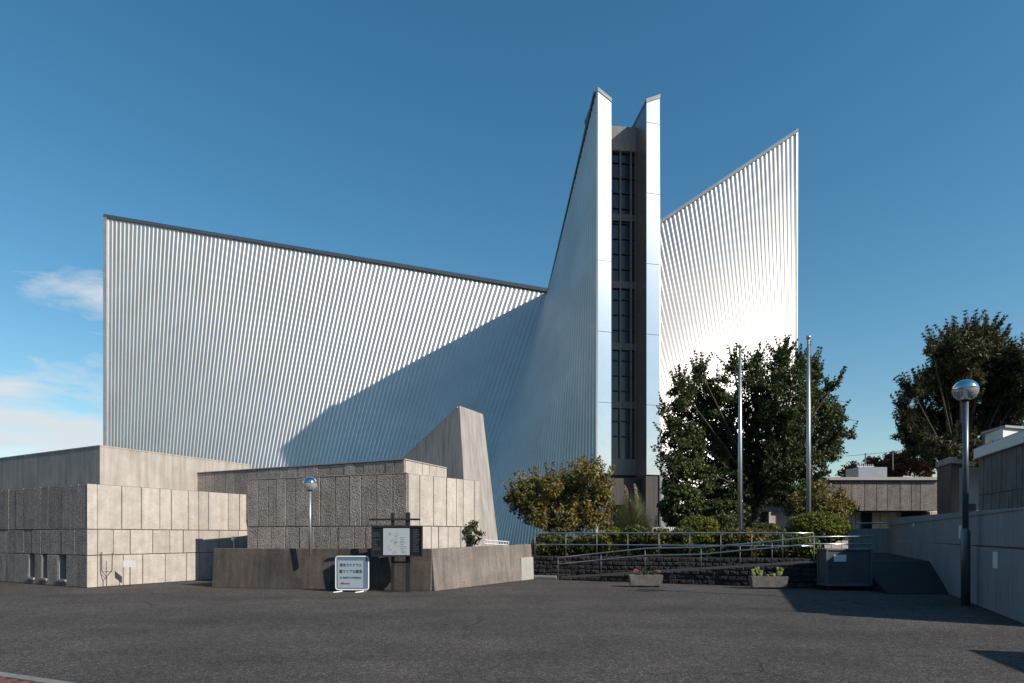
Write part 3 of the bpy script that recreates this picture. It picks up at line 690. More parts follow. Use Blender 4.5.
mb = MB(); v0 = lerp(xy(pa), xy(pb), .15); v1 = lerp(xy(pa), xy(pb), .45); nv = nrm2(pa, pb); mb.slab(v0, v1, 4.95, 5.45, .05, nv, front=.03); mb.build('vent', M_black, PH)
SB = thing('small_block', 'small dark concrete block with pale coping left of the dark hall', 'building', G(955, 30))
s0 = G(937, 31); s1 = G(951, 29); s2 = G(974, 30.5)
mb = MB(); mb.prism([s0, s1, s2, s2 + Vector((.9, 1.2, 0)), s0 + Vector((.9, 1.2, 0))], 0, 4.9); mb.build('wall', M_dkwall, SB)
mb = MB(); ns = nrm2(s0, s1); mb.slab(s0, s1, 4.903, 5.18, .3, ns, front=.06); mb.build('coping', M_conc, SB)
mb = MB(); ns = nrm2(s1, s2); mb.slab(s1 + Vector((.3, .1, 0)), s2, 4.903, 5.12, .3, ns, front=.03); mb.build('roof_edge', M_roofst, SB)
LK = thing('link_block', 'plain grey wall with dark doorway between the small block and the hall', 'building', G(968, 27.5))
mb = MB(); mb.slab(G(964, 28), G(992, 28), 0, 4.6, .3, (0, -1, 0)); mb.build('wall', mat('grey_render', (.33, .33, .33), .9), LK)
mb = MB(); mb.slab(G(970, 27.95), G(976, 27.95), 0, 3.0, .02, (0, -1, 0)); mb.build('door', M_black, LK)

# the unseen building near the right of the camera that shades the forecourt corner
NB = thing('gate_lodge', 'plain concrete gate lodge wall just right of the forecourt', 'building', (10.4, 4, 0))
mb = MB(); mb.prism([(10.22, 6.52, 0), (8.55, .4, 0), (12, -.4, 0), (13.8, 5.6, 0)], 0, 3.0); mb.build('wall', M_conc, NB)

# ------------------------------------------------------------------ hall behind the big tree
HB = thing('parish_hall', 'low concrete panel building with a flat roof behind the flagpoles', 'building', G(840, 37))
h0 = G(742, 37); h1 = G(834, 37); h2 = G(937, 37)
mb = MB(); mb.prism([h0 + Vector((0, .05, 0)), h2 + Vector((0, .05, 0)), h2 + Vector((3, 10, 0)), h0 + Vector((0, 10, 0))], 0, 3.0); mb.build('wall', M_joint, HB)
panel_face(HB, h0, h2, Vector((0, -1, 0)), [(.5, 2.99)], M_smooth, thick=.06, seed=60, wmin=.5, wmax=.8)
for a, b, z0, z1 in ((761, 769, 2.0, 3.0), (862, 872, 1.2, 2.95), (902, 930, 1.2, 2.98)):
    mb = MB(); mb.slab(G(a, 36.9), G(b, 36.9), z0, z1, .03, (0, -1, 0)); mb.build('window' if a < 900 else 'door', M_glass, HB)
u0 = G(825, 35.6); u1 = G(939, 35.6)
mb = MB(); mb.prism([u0 + Vector((0, .07, 0)), u1 + Vector((0, .07, 0)), u1 + Vector((3, 10, 0)), u0 + Vector((0, 10, 0))], 3.02, 4.70); mb.build('upper_wall', M_joint, HB)
panel_face(HB, u0, u1, Vector((0, -1, 0)), [(3.0, 4.68)], mat('shaded_band_concrete', (.24, .21, .185), .95, var=.3, vscale=3, streak=.3, bump=1, bscale=20, bdist=.05, island=.15, speck=(24, .4)), thick=.08, seed=62, wmin=.5, wmax=.9, start=0)  # darker concrete: the band's dim grazing light is put into its colour
mb = MB(); mb.slab(u0, u1, 4.70, 4.86, .5, (0, -1, 0), front=.2); mb.build('coping', M_patch, HB)
RU = thing('roof_shed', 'small pale box with a white railing on the flat roof beside the orange bushes', 'rooftop unit', G(866, 40))
mb = MB(); c = P(866, 474, 40); mb.box(c, (1.75, 1.5, .7)); mb.build('housing', M_roofst, RU)
mb = MB()
for i in range(8): q = P(858 + i * 2.1, 469, 40); mb.tube([q - Vector((0, 0, .1)), q + Vector((0, 0, .3))], .02, 6)
mb.tube([P(857, 466.5, 40), P(874, 466.5, 40)], .02, 6); mb.build('railing', M_white, RU)
AT = thing('antenna_mast', 'thin antenna mast with a wire rising over the flat roof', 'antenna', G(865, 41))
mb = MB(); mb.tube([P(865.5, 476, 41), P(865.5, 453, 41)], .045, 6); mb.build('mast', M_grey, AT)
mb = MB(); mb.tube([P(893, 470, 41), P(893, 450, 41)], .03, 6); mb.build('mast', M_grey, AT)
mb = MB(); mb.tube([P(846, 456, 41), P(865.5, 454.5, 41), P(893, 451.5, 41), P(905, 450, 41)], .014, 5); mb.build('wire', M_dkpost, AT)

# ------------------------------------------------------------------ vegetation
def leaf_mesh(name, centers, rad, per, size, m, parent, aspect=.5, flat=.35, up=0.0, squash=1.0):
    """many small pointed leaves spread round clump centres"""
    C_ = np.repeat(np.array(centers), per, axis=0); rr = np.repeat(np.array(rad), per)
    N = len(C_)
    d = rng.normal(size=(N, 3)); d /= np.linalg.norm(d, axis=1, keepdims=True)
    r = rr * rng.random(N) ** .45
    off_ = d * r[:, None]; off_[:, 2] *= squash
    p = C_ + off_
    nn = d * .6 + rng.normal(size=(N, 3)) * .7; nn[:, 2] += flat; nn /= np.linalg.norm(nn, axis=1, keepdims=True)
    a = rng.normal(size=(N, 3)) + d * .5; a[:, 2] += up; a -= nn * (a * nn).sum(1)[:, None]; a /= np.linalg.norm(a, axis=1, keepdims=True)
    b = np.cross(nn, a); s = size * rng.uniform(.6, 1.3, N)[:, None]
    v = np.stack([p - a * s, p + b * s * aspect, p + a * s, p - b * s * aspect], 1).reshape(-1, 3)
    me = bpy.data.meshes.new(name); me.vertices.add(4 * N); me.vertices.foreach_set('co', v.ravel())
    me.loops.add(4 * N); me.loops.foreach_set('vertex_index', np.arange(4 * N)); me.polygons.add(N)
    me.polygons.foreach_set('loop_start', np.arange(N) * 4); me.polygons.foreach_set('loop_total', np.full(N, 4)); me.update()
    return link(name, me, m, parent)
def tree(name, label, cat, base, lobes, D, m, clumps, per, size, trunk_r, depth=1.0, crad=.45, aspect=.5, up=0.0, squash=.8, spread=.9, group=None, seed=0, flat=.35, shoots=0, shl=.3):
    rd = random.Random(seed); t = thing(name, label, cat, base, group=group)
    cs, rs, ps = [], [], []; tot = sum(r * r for _, _, r in lobes); lim = MB()
    b = Vector(base); cen = []
    for px, py, r in lobes:
        dy = rd.uniform(-1, 1) * depth; c = P(px, py, D + dy); R_ = r / F * D; cen.append((c, R_))
        k = max(3, int(clumps * r * r / tot))
        for _ in range(k):
            v = Vector((rd.gauss(0, 1), rd.gauss(0, 1), rd.gauss(0, 1))).normalized() * R_ * rd.random() ** .33 * spread
            cs.append(tuple(c + v)); rs.append(crad * rd.uniform(.6, 1.25)); ps.append(per)
    for _ in range(shoots):
        c, R_ = rd.choice(cen); a = rd.uniform(-1.1, 1.1); q = Vector((math.sin(a) * .9, rd.uniform(-.6, .6), abs(math.cos(a)))).normalized(); p = c + q * R_ * .75
        g = Vector((q.x * .7, q.y * .5, .75)).normalized()
        for k in range(7): cs.append(tuple(p + g * shl * k * .7)); rs.append(crad * (.55 - .07 * k)); ps.append(max(3, int(per * (.30 - .038 * k))))
    leaf_mesh('crown', cs, rs, np.array(ps), size, m, t, aspect=aspect, up=up, squash=squash, flat=flat)
    top = max(c.z for c, _ in cen); mid = Vector((sum(c.x for c, _ in cen) / len(cen), b.y, b.z + (top - b.z) * .3))
    lim.tube([b, lerp(b, mid, .5) + Vector((.05, 0, 0)), mid], [trunk_r, trunk_r * .8, trunk_r * .65], 10)
    for c, R_ in cen:
        p1 = lerp(mid, c, .5) + Vector((0, 0, .1 * R_)); lim.tube([lerp(b, mid, rd.uniform(.75, 1)), p1, c + Vector((0, 0, R_ * .4))], [trunk_r * .4, trunk_r * .25, trunk_r * .07], 6)
    # twigs to the clumps
    for c in cs[::3]:
        q = Vector(c); cc = min(cen, key=lambda e: (e[0] - q).length)[0]
        lim.tube([cc, lerp(cc, q, .6), q], [trunk_r * .1, trunk_r * .06, trunk_r * .02], 4, cap=False)
    lim.build('trunk', M_bark, t, smooth=True)
    return t
big = [(700, 372, 4), (699, 378, 7), (681, 385, 5), (733, 365, 5), (758, 358, 4), (757, 365, 7), (783, 352, 4), (782, 359, 7), (815, 369, 4), (814, 377, 7), (800, 364, 5), (834, 388, 5), (845, 418, 5), (848, 436, 5), (665, 412, 5),
       (683, 396, 12), (700, 386, 13), (718, 390, 14), (690, 415, 24), (720, 415, 26), (733, 371, 10), (754, 375, 14), (782, 364, 9), (780, 378, 14), (757, 402, 28), (787, 400, 26),
       (801, 372, 9), (814, 386, 10), (815, 410, 22), (824, 398, 8), (829, 420, 13), (838, 433, 7), (826, 445, 15), (836, 456, 7), (811, 445, 26), (780, 440, 30), (745, 445, 32), (710, 447, 32), (680, 447, 24), (676, 430, 10),
       (674, 466, 12), (672, 486, 12), (690, 500, 12), (722, 503, 14), (755, 506, 12), (695, 478, 22), (725, 480, 24), (757, 478, 24), (786, 475, 22), (811, 472, 15), (704, 497, 12), (740, 500, 12), (775, 498, 12), (800, 492, 10)]
tree('broadleaf_tree', 'large dark evergreen broadleaf tree behind the two flagpoles', 'tree', G(742, 34, TZ), big, 34, L_dark, 1800, 54, .085, .26, depth=2.2, crad=.33, up=.9, seed=1, spread=1.0, flat=.1, shoots=150, shl=.22)
pine = [(952, 344, 10), (968, 341, 11), (985, 340, 10), (940, 355, 10), (932, 350, 5), (960, 356, 20), (985, 354, 16), (1002, 352, 8), (938, 378, 14), (962, 385, 22), (990, 380, 22), (1010, 372, 14), (1022, 362, 10),
        (925, 392, 9), (914, 396, 6), (945, 408, 14), (975, 410, 22), (1005, 400, 18), (1028, 388, 14), (915, 420, 12), (905, 435, 8), (930, 428, 16), (955, 432, 18), (985, 435, 14), (925, 448, 14), (948, 455, 16), (972, 455, 12), (912, 452, 8), (905, 415, 6), (1035, 400, 16), (1010, 420, 10)]
tree('pine_tree', 'tall dark pine tree rising behind the dark hall at the right', 'tree', G(965, 46, TZ), pine, 46, L_pine, 1000, 85, .17, .35, depth=2.5, crad=.55, aspect=.22, up=.8, squash=.6, seed=2, flat=.0, spread=1.0, shoots=220, shl=.34)
osm = [(512, 498, 8), (524, 492, 10), (538, 488, 11), (552, 486, 12), (566, 486, 12), (578, 480, 11), (590, 474, 8), (600, 482, 10), (600, 500, 12), (520, 507, 9), (528, 516, 9), (548, 522, 10), (575, 524, 12), (605, 522, 10), (580, 503, 20), (555, 503, 18), (534, 505, 12), (603, 494, 8), (590, 518, 14), (565, 520, 14), (540, 518, 10), (575, 487, 14)]
tree('flowering_shrub', 'wide yellow-green shrub tree leaning left beside the ribbed wall', 'shrub', G(565, 28, TZ), osm, 28, L_osm, 720, 22, .075, .09, depth=1.2, crad=.25, seed=3, shoots=160, shl=.14)
tree('pale_shrub', 'loose yellowish shrub between the right flagpole and the round hedge', 'shrub', G(825, 29, TZ), [(800, 503, 12), (818, 495, 14), (835, 500, 14), (848, 508, 10), (815, 510, 14), (790, 508, 8), (838, 514, 10)], 29, L_osm, 260, 26, .07, .05, depth=.7, crad=.25, seed=4)
tree('autumn_bush', 'reddish autumn bush behind the small roof shed', 'shrub', G(875, 50, TZ), [(846, 473, 6), (853, 469, 6), (872, 465, 8), (884, 467, 8), (893, 458, 7), (903, 460, 8), (912, 466, 9), (925, 468, 9), (895, 470, 10)], 50, L_red, 280, 26, .13, .1, depth=1.0, crad=.45, seed=5)
def bush(name, label, px, py, rx, ry, D, m, dens, size, seed, group=None, cat='shrub', base_z=TZ, cr=.16):
    """clipped or loose bush: ellipsoid volume filled with leaves"""
    rd = random.Random(seed); c = P(px, py, D); RX = rx / F * D; RZ = ry / F * D; t = thing(name, label, cat, (c.x, c.y, base_z), group=group)
    cs, rs = [], []
    for _ in range(dens):
        v = Vector((rd.gauss(0, 1), rd.gauss(0, 1), rd.gauss(0, 1))).normalized() * rd.uniform(.72, 1.0)
        cs.append((c.x + v.x * RX, c.y + v.y * RX * .8, c.z + v.z * RZ)); rs.append(cr * rd.uniform(.7, 1.2))
    leaf_mesh('foliage', cs, rs, 26, size, m, t, squash=.8)
    lim = MB()
    for i in range(6):
        e = Vector((c.x + rd.uniform(-.6, .6) * RX, c.y + rd.uniform(-.5, .5) * RX, c.z + rd.uniform(-.2, .5) * RZ)); lim.tube([(c.x, c.y, base_z), lerp(Vector((c.x, c.y, base_z)), e, .5), e], [.03, .02, .008], 5)
    lim.build('stem', M_bark, t)
    return t
bush('round_bush', 'small clipped round bush left of the first flagpole', 698, 528, 21, 12, 25.2, L_bush, 900, .034, 11, cr=.085)
bush('round_bush', 'large clipped dome bush left of the grey cart', 818, 528, 30, 16, 23.6, L_bush, 1500, .034, 12, cr=.085)
bush('leafy_bush', 'loose dark bush between the small round bush and the first flagpole', 722, 524, 14, 10, 28, L_shr, 130, .06, 13)
bush('added_shade_bush', 'broad dark bush added as shade left of the big tree trunk', 724, 514, 26, 15, 31, L_dark, 330, .08, 91)  # bush added to fill the gap under the tree with darkness
bush('leafy_bush', 'low dark bush under the big tree right of the first flagpole', 765, 532, 20, 8, 28, L_shr, 150, .06, 14)
# mixed low shrubs along the terrace rail
rd = random.Random(5)
spots = [(548, 545, 14, 10), (568, 548, 13, 9), (590, 546, 14, 10), (612, 541, 15, 11), (636, 539, 15, 11), (660, 541, 14, 10), (684, 540, 15, 10), (707, 545, 14, 11), (731, 541, 15, 11), (756, 542, 15, 11), (780, 545, 14, 9), (803, 545, 13, 9)]
words = ['dark low shrub at the left end of the terrace railing', 'low shrub second from the left end of the terrace railing', 'low shrub under the yellow-green shrub tree', 'flower dotted shrub left of the pampas grass by the railing',
         'flower dotted shrub in front of the pampas grass', 'flower dotted shrub in front of the short white fence', 'yellowing shrub in front of the small round bush', 'broad leafed shrub left of the first flagpole foot', 'yellowing shrub at the foot of the first flagpole',
         'low shrub between the two flagpoles', 'dark shrub at the foot of the second flagpole', 'dark shrub in front of the large dome bush']
for i, (px, py, rx, ry) in enumerate(spots):
    s = t_at(U0, dU, px); D = (U0 + dU * s).y + .75
    g = bush('terrace_shrub', words[i], px, py + 2, rx + 2, ry + 4, D, [L_shr, L_osm, L_shr, L_bush][i % 4] if i > 1 else L_shr, 230, .055, 40 + i, group='low shrubs behind the terrace railing')
    if i in (3, 4, 5, 6, 8):
        c = P(px, py - ry + 2, D); cs = [(c.x + rd.uniform(-.5, .5), c.y - .3 + rd.uniform(-.2, .1), c.z + rd.uniform(-.12, .04)) for _ in range(5)]
        [leaf_mesh('flower', [q_], [.035], 14, .028, L_pink, g) for q_ in cs]
# pampas grass
PG = thing('pampas_grass', 'fountain of pampas grass with upright buff plumes', 'grass plant', G(632, 26, TZ))
bush('added_dark_bush', 'dark tall bush added as shade beside the tower entrance', 682, 507, 22, 24, 31, L_dark, 420, .09, 90)  # bush added where only tree shade falls, to keep the corner dark
def blades(parent, base, n_, length, width, spread, m, name='blades', lean=0):
    vs, fs = [], []
    for _ in range(n_):
        a = random.uniform(0, 2 * math.pi); out = Vector((math.cos(a), math.sin(a), 0)); L = length * random.uniform(.6, 1.1); sp = spread * random.uniform(.15, 1)
        side = Vector((-out.y, out.x, 0)) * width; b = Vector(base) + out * random.uniform(0, .15); o = len(vs); K_ = 6
        for i in range(K_ + 1):
            t = i / K_; p = b + out * (sp * t ** 1.6) + Vector((0, 0, L * (t - .42 * t * t * (sp / spread) * 1.6))); w_ = (1 - t) ** .6
            vs += [tuple(p - side * w_), tuple(p + side * w_)]
        for i in range(K_): fs.append((o + 2 * i, o + 2 * i + 1, o + 2 * i + 3, o + 2 * i + 2))
    me = bpy.data.meshes.new(name); me.from_pydata(vs, [], fs); me.update(); return link(name, me, m, parent)
blades(PG, G(632, 26, TZ), 3600, 2.9, .013, 1.6, L_gras)
for px, py, ln in ((627, 486, .62), (637, 485, .85), (632, 500, .5)):
    st = MB(); tip = P(px, py, 26); b = G(632, 26, TZ); st.tube([b, lerp(b, tip, .5) + Vector((.03, 0, .1)), tip - Vector((0, 0, ln * .6))], .012, 5); st.build('stalk', L_gras, PG)
    cs = [tuple(tip + Vector((-.10 * (1 - i / 14) ** 2, 0, -ln * i / 14))) for i in range(14)]
    leaf_mesh('plume', cs, [.03 + .06 * math.sin(math.pi * (i + 1) / 15) for i in range(14)], 60, .045, L_plum, PG, aspect=.15, up=2.0)
# plant on the low wall
tree('wall_plant', 'small dark leafy plant growing at the corner of the pavilion', 'plant', P(474, 546, 21.0), [(474, 523, 5), (470, 531, 6), (479, 535, 5), (473, 541, 6)], 21.0, L_dark, 46, 16, .05, .015, depth=.08, crad=.13, seed=6)

rd = random.Random(9); cs = []; rs = []
for p0, p1, n_, off_, cnt in ((C0, Rend, nr_, .12, 60), (Lend, C0, nl, .12, 50), (F0, F1, nf, .2, 26), (F1, F2, ng, .2, 50), (A_, B_, nR, .14, 60), (ws(0), ws(7), nW, .1, 40)):
    for _ in range(cnt):
        t_ = rd.random(); q = xy(p0) + (xy(p1) - xy(p0)) * t_ + Vector((n_[0], n_[1], 0)) * (off_ + abs(rd.gauss(0, .09))); cs.append((q.x, q.y, .014)); rs.append(rd.uniform(.04, .16))
lit = leaf_mesh('leaf_litter', cs, rs, 9, .022, leaf_mat('dry_leaves', [(.05, .03, .015), (.14, .08, .035), (.22, .15, .07)]), None, squash=.06, flat=6)
tag(lit, kind='stuff')

# ------------------------------------------------------------------ short white fences
WF = thing('white_rack', 'white slatted rail frame lying on the low wall beside the wedge', 'rack', P(496, 545, 23.2))
mb = MB(); q0 = P(484, 543.5, 22.0); q1 = P(508, 545.0, 23.4)
mb.tube([q0 + Vector((0, 0, .12)), q1 + Vector((0, 0, .12))], .018, 6); mb.tube([q0 + Vector((0, 0, 0)), q1], .018, 6)
for i in range(10): a = lerp(q0, q1, i / 9); mb.tube([a, a + Vector((0.03, 0, .13))], .015, 6)
mb.build('frame', M_white, WF)
WP = thing('picket_fence', 'short white picket fence beside the pampas grass', 'fence', P(664, 535, 26.3))
for i in range(13):
    mb = MB(); c = P(653 + i * 1.85, 535, 26.3); mb.box(c + Vector((0, 0, 0.1)), (.05, .02, .45)); mb.build('picket', M_white, WP)
mb = MB(); mb.box(P(664, 531, 26.28), (1.0, .025, .04)); mb.build('rail', M_white, WP)

# ------------------------------------------------------------------ flagpoles
for px, py, D, lab in ((740, 349, 26.0, 'shorter looking left flagpole in front of the dark tree'), (808.5, 340, 25.2, 'taller right flagpole in front of the tree edge')):
    fp = thing('flagpole', lab, 'flagpole', G(px, D, TZ), group='pair of metal flagpoles')
    b = G(px, D, TZ); tp = P(px, py, D)
    mb = MB(); mb.tube([b, lerp(b, tp, .5), tp], [.095, .08, .055], 14); mb.build('pole', M_alu, fp, smooth=True)
    mb = MB(); mb.lathe(tp, [(.001, .0), (.05, .0), (.05, .03), (.09, .06), (.10, .11), (.08, .16), (.001, .19)], 14); mb.build('finial', M_alu, fp, smooth=True)
    mb = MB(); mb.lathe(b, [(.001, 0), (.2, 0), (.2, .04), (.12, .08), (.1, .2), (.001, .2)], 14); mb.build('base', M_alu, fp, smooth=True)
    mb = MB(); mb.tube([b + Vector((.10, -.06, .9)), tp + Vector((.07, -.05, -.05))], .008, 4); mb.build('halyard', M_dkpost, fp)

# ------------------------------------------------------------------ lamps
def lamp(name, label, base, H, R_, pr, lower=None):
    t = thing(name, label, 'street lamp', base, group=None); b = Vector(base)
    gc = Vector((b.x, b.y, H - R_ * .82))
    mb = MB()
    if lower:
        mb.tube([b, b + Vector((0, 0, lower - .06)), b + Vector((0, 0, lower))], [pr * 1.55, pr * 1.55, pr], 16)
        mb.tube([b + Vector((0, 0, lower)), Vector((b.x, b.y, gc.z - R_ * .85))], pr, 16)
    else: mb.tube([b, Vector((b.x, b.y, gc.z - R_ * .85))], pr, 12)
    mb.build('pole', M_pole, t, smooth=True)
    mb = MB(); mb.lathe(gc, [(.001, -R_ * 1.0), (pr * 1.2, -R_ * 1.0), (R_ * .36, -R_ * .9), (R_ * .40, -R_ * .80), (.001, -R_ * .78)], 20); mb.build('collar', M_dkpost, t, smooth=True)
    up = [(R_ * math.cos(a), R_ * .95 * math.sin(a)) for a in np.linspace(R(3), R(86), 12)]
    mb = MB(); mb.lathe(gc, up, 32); mb.build('reflector', M_chrome, t, smooth=True)
    lo = [(R_ * math.cos(a), R_ * .95 * math.sin(a)) for a in np.linspace(R(-70), R(2.5), 12)]
    mb = MB(); mb.lathe(gc, lo, 32); mb.build('globe', M_globe, t, smooth=True)
    mb = MB(); mb.lathe(gc, [(.001, -R_ * .78), (R_ * .12, -R_ * .76), (R_ * .15, -.1 * R_), (R_ * .22, 0), (R_ * .2, R_ * .25), (.001, R_ * .4)], 14); mb.build('bulb', M_white, t, smooth=True)
M_pole = mat('lamp_pole', (0.16, 0.18, 0.20), .4, .6)
lamp('street_lamp', 'tall lamp post with a mirrored globe beside the white wall', G(965.5, 14.8), EYE + (HY - 381) / F * 14.8, .262, .062, lower=1.78)
M_pole2 = M_pole; M_pole = mat('lamp_pole_pale', (0.45, 0.47, 0.48), .4, .6)
lamp('street_lamp', 'shorter lamp post with a mirrored globe behind the low wall', G(310, 19.1, 1.0), EYE + (HY - 478) / F * 19.1, .215, .04)
GL = thing('garden_light', 'tiny white globe light above the left end of the low wall', 'lamp', G(234, 22.6, 0))
mb = MB(); c = P(234, 539, 22.6); mb.tube([(c.x, c.y, 0), c - Vector((0, 0, .05))], .02, 8); mb.build('post', M_white, GL)
mb = MB(); mb.lathe(c, [(.09 * math.cos(a), .09 * math.sin(a)) for a in np.linspace(R(-88), R(88), 10)], 14); mb.build('globe', M_white, GL, smooth=True)

# ------------------------------------------------------------------ signs
def text_mesh(name, s, size, m, parent, loc, bx=(1, 0, 0), width=None, n_=None):
    cu = bpy.data.curves.new(name, 'FONT'); cu.body = s; cu.size = size; cu.align_x = 'CENTER'; cu.align_y = 'CENTER'; cu.extrude = .0015; cu.offset = size * 0.012
    to = bpy.data.objects.new('tmp', cu); COL.objects.link(to); bpy.context.view_layer.update()
    dg = bpy.context.evaluated_depsgraph_get(); me = bpy.data.meshes.new_from_object(to.evaluated_get(dg)); bpy.data.objects.remove(to)
    if width and len(me.vertices):
        xs = [v.co.x for v in me.vertices]; k = width / (max(xs) - min(xs)); me.transform(Matrix.Diagonal((k, 1, 1, 1)))
    a = Vector(bx).normalized(); up = Vector((0, 0, 1)); nn = a.cross(up)
    Mx = Matrix(((a.x, up.x, nn.x, loc[0]), (a.y, up.y, nn.y, loc[1]), (a.z, up.z, nn.z, loc[2]), (0, 0, 0, 1)))
    me.transform(Mx); me.materials.clear()
    return link(name, me, m, parent)
D1 = 18.3; SG = thing('standing_sign', 'white framed standing sign with Japanese text and a red arrow', 'sign', G(352, D1))
sa = Vector((1, -.06, 0)).normalized(); sn = Vector((sa.y, -sa.x, 0)); cc = P(352, 573.2, D1); Wd, Ht = .95, .95
def sp(u, v, f=0.0): return cc + sa * u + Vector((0, 0, v)) + sn * f
mb = MB(); rr_ = .07; pts = []
for cx_, cz_, a0_ in ((Wd / 2 - rr_, Ht / 2 - rr_, 0), (-Wd / 2 + rr_, Ht / 2 - rr_, 90), (-Wd / 2 + rr_, -Ht / 2 + rr_, 180), (Wd / 2 - rr_, -Ht / 2 + rr_, 270)):
    for k in range(5): a = R(a0_ + 22.5 * k); pts.append(sp(cx_ + rr_ * math.cos(a), cz_ + rr_ * math.sin(a)))
mb.tube(pts + [pts[0]], .022, 8, cap=False); mb.build('frame', M_white, SG, smooth=True)
mb = MB(); mb.box(sp(0, 0), (Wd - .03, .02, Ht - .03), sa); mb.build('panel', M_bluegr, SG)
mb = MB(); mb.box(sp(-.045, -.03, .012), (.74, .006, .78), sa); pap = mb.build('paper', M_paper, SG)
text_mesh('lettering', '東京カテドラル', .105, M_ink, SG, sp(-.03, .225, .018), sa, .64)
text_mesh('lettering', '聖マリア大聖堂', .105, M_ink, SG, sp(-.03, .045, .018), sa, .66)
text_mesh('lettering', "ST. MARY'S CATHEDRAL", .075, M_ink, SG, sp(-.03, -.13, .018), sa, .62)
mb = MB(); f_ = .019
def poly(mb, pts2, f): mb.add([sp(u, v, f) for u, v in pts2], [tuple(range(len(pts2)))])
poly(mb, [(-.34, -.30), (-.25, -.25), (-.25, -.285), (-.06, -.285), (-.06, -.315), (-.34, -.315)][:], f_); mb.build('arrow', M_red, SG)
for s in (-.3, .33):
    mb = MB(); mb.tube([sp(s, -Ht / 2), sp(s, -Ht / 2 - .04, .0), sp(s - .08, -Ht / 2 - .055, .12), sp(s - .16, -Ht / 2 - .06, .2), sp(s - .18, -Ht / 2 - .085, .22)], .022, 8); mb.build('foot', M_white, SG, smooth=True)
    mb = MB(); mb.tube([sp(s, -Ht / 2), sp(s, -Ht / 2 - .06, -.0), sp(s, -Ht / 2 - .07, -.28)], .02, 8); mb.build('foot', M_white, SG, smooth=True)

D2 = 18.15; NBD = thing('notice_board', 'black cross-topped notice board with a map on two posts', 'notice board', G(400, D2))
ba = Vector((1, -.09, 0)).normalized(); bn = Vector((ba.y, -ba.x, 0)); bc = P(397.6, 541.2, D2)
def bp_(u, v, f=0.0): return bc + ba * u + Vector((0, 0, v)) + bn * f
BW, BH = 1.47, .865
mb = MB(); mb.box(bp_(0, 0, 0), (BW - .04, .10, BH - .04), ba); mb.build('case', M_black, NBD)
for u, v, dx, dz in ((0, BH / 2 - .02, BW, .045), (0, -BH / 2 + .02, BW, .045), (-BW / 2 + .02, 0, .045, BH - .05), (BW / 2 - .02, 0, .045, BH - .05)):
    mb = MB(); mb.box(bp_(u, v, .055), (dx, .045, dz), ba); mb.build('frame', M_dkpost, NBD)
mb = MB(); mb.box(bp_(-.02, -.01, .056), (.76, .01, .76), ba); mapo = mb.build('map', M_map, NBD)
rd = random.Random(3)
mg = MB(); my = MB(); mk = MB()
for i in range(16):
    u, v = rd.gauss(.0, .13), rd.gauss(.02, .17); w_, h_ = rd.uniform(.02, .08), rd.uniform(.015, .045)
    (mg if i % 3 else my).add([bp_(-.02 + u - w_, v - h_, .0625), bp_(-.02 + u + w_ * .7, v - h_ * .6, .0625), bp_(-.02 + u + w_, v + h_, .0625), bp_(-.02 + u - w_ * .5, v + h_ * .8, .0625)], [(0, 1, 2, 3)])
for i in range(9):
    v = -.3 + i * .05; mk.add([bp_(.1, v, .063), bp_(.1 + rd.uniform(.08, .2), v, .063), bp_(.1 + .1, v + .008, .063), bp_(.1, v + .008, .063)], [(0, 1, 2, 3)])
mg.build('map_green', M_mgreen, mapo); my.build('map_yellow', M_myel, mapo); mk.build('map_text', M_ink, mapo)
for side in (-1, 1):
    mb = MB()
    for r_ in range(14):
        if rd.random() < .75:
            u = side * .57; wdt = rd.uniform(.08, .22); v = .33 - r_ * .048; mb.add([bp_(u - .12, v, .0525), bp_(u - .12 + wdt, v, .0525), bp_(u - .12 + wdt, v + .012, .0525), bp_(u - .12, v + .012, .0525)], [(0, 1, 2, 3)])
    mb.build('side_text', mat('faded_text', (.12, .13, .14), .6), NBD)
for px, wdt, top in ((391.8, .085, 512.8), (407.3, .12, 512.3)):
    mb = MB(); ub = (px - 397.6) / F * D2; topz = EYE + (HY - top) / F * D2
    base = bp_(ub, 0, -.09); mb.box((base.x, base.y, topz / 2), (wdt, .07, topz), ba); mb.build('post', M_dkpost, NBD)
mb = MB(); mb.box(bp_(-.10, (541.2 - 519.4) / F * D2, -.045), (1.48, .05, .055), ba); mb.build('cross_beam', M_dkpost, NBD)
mb = MB(); mb.box(bp_(.05, -.6, -.09), (.36, .045, .05), ba); mb.build('brace', M_dkpost, NBD)

PS = thing('plate_sign', 'small white plate sign on a thin post before the lit annex wall', 'sign', G(130, 20.2))
mb = MB(); b = G(130, 20.2); mb.tube([b, P(130, 562, 20.2)], .014, 8); mb.build('post', M_dkpost, PS)
mb = MB(); mb.box(P(129.3, 563.8, 20.17), (.36, .012, .21), (1, .1, 0)); mb.build('plate', M_white, PS)
YS = thing('forked_stake', 'thin rusty forked iron stake beside the plate sign', 'stake', G(108, 20.0))
mb = MB(); D = 20.0; Mrust = mat('rust', (.10, .06, .04), .8)
mb.tube([G(106.5, D), P(106.5, 577, D)], .014, 6); mb.tube([P(101.5, 552, D), P(101.8, 571, D), P(106.5, 577, D), P(112, 570, D), P(112.3, 553, D)], .013, 6); mb.tube([P(101.8, 572, D), P(112, 571.5, D)], .008, 6); mb.build('stem', Mrust, YS)

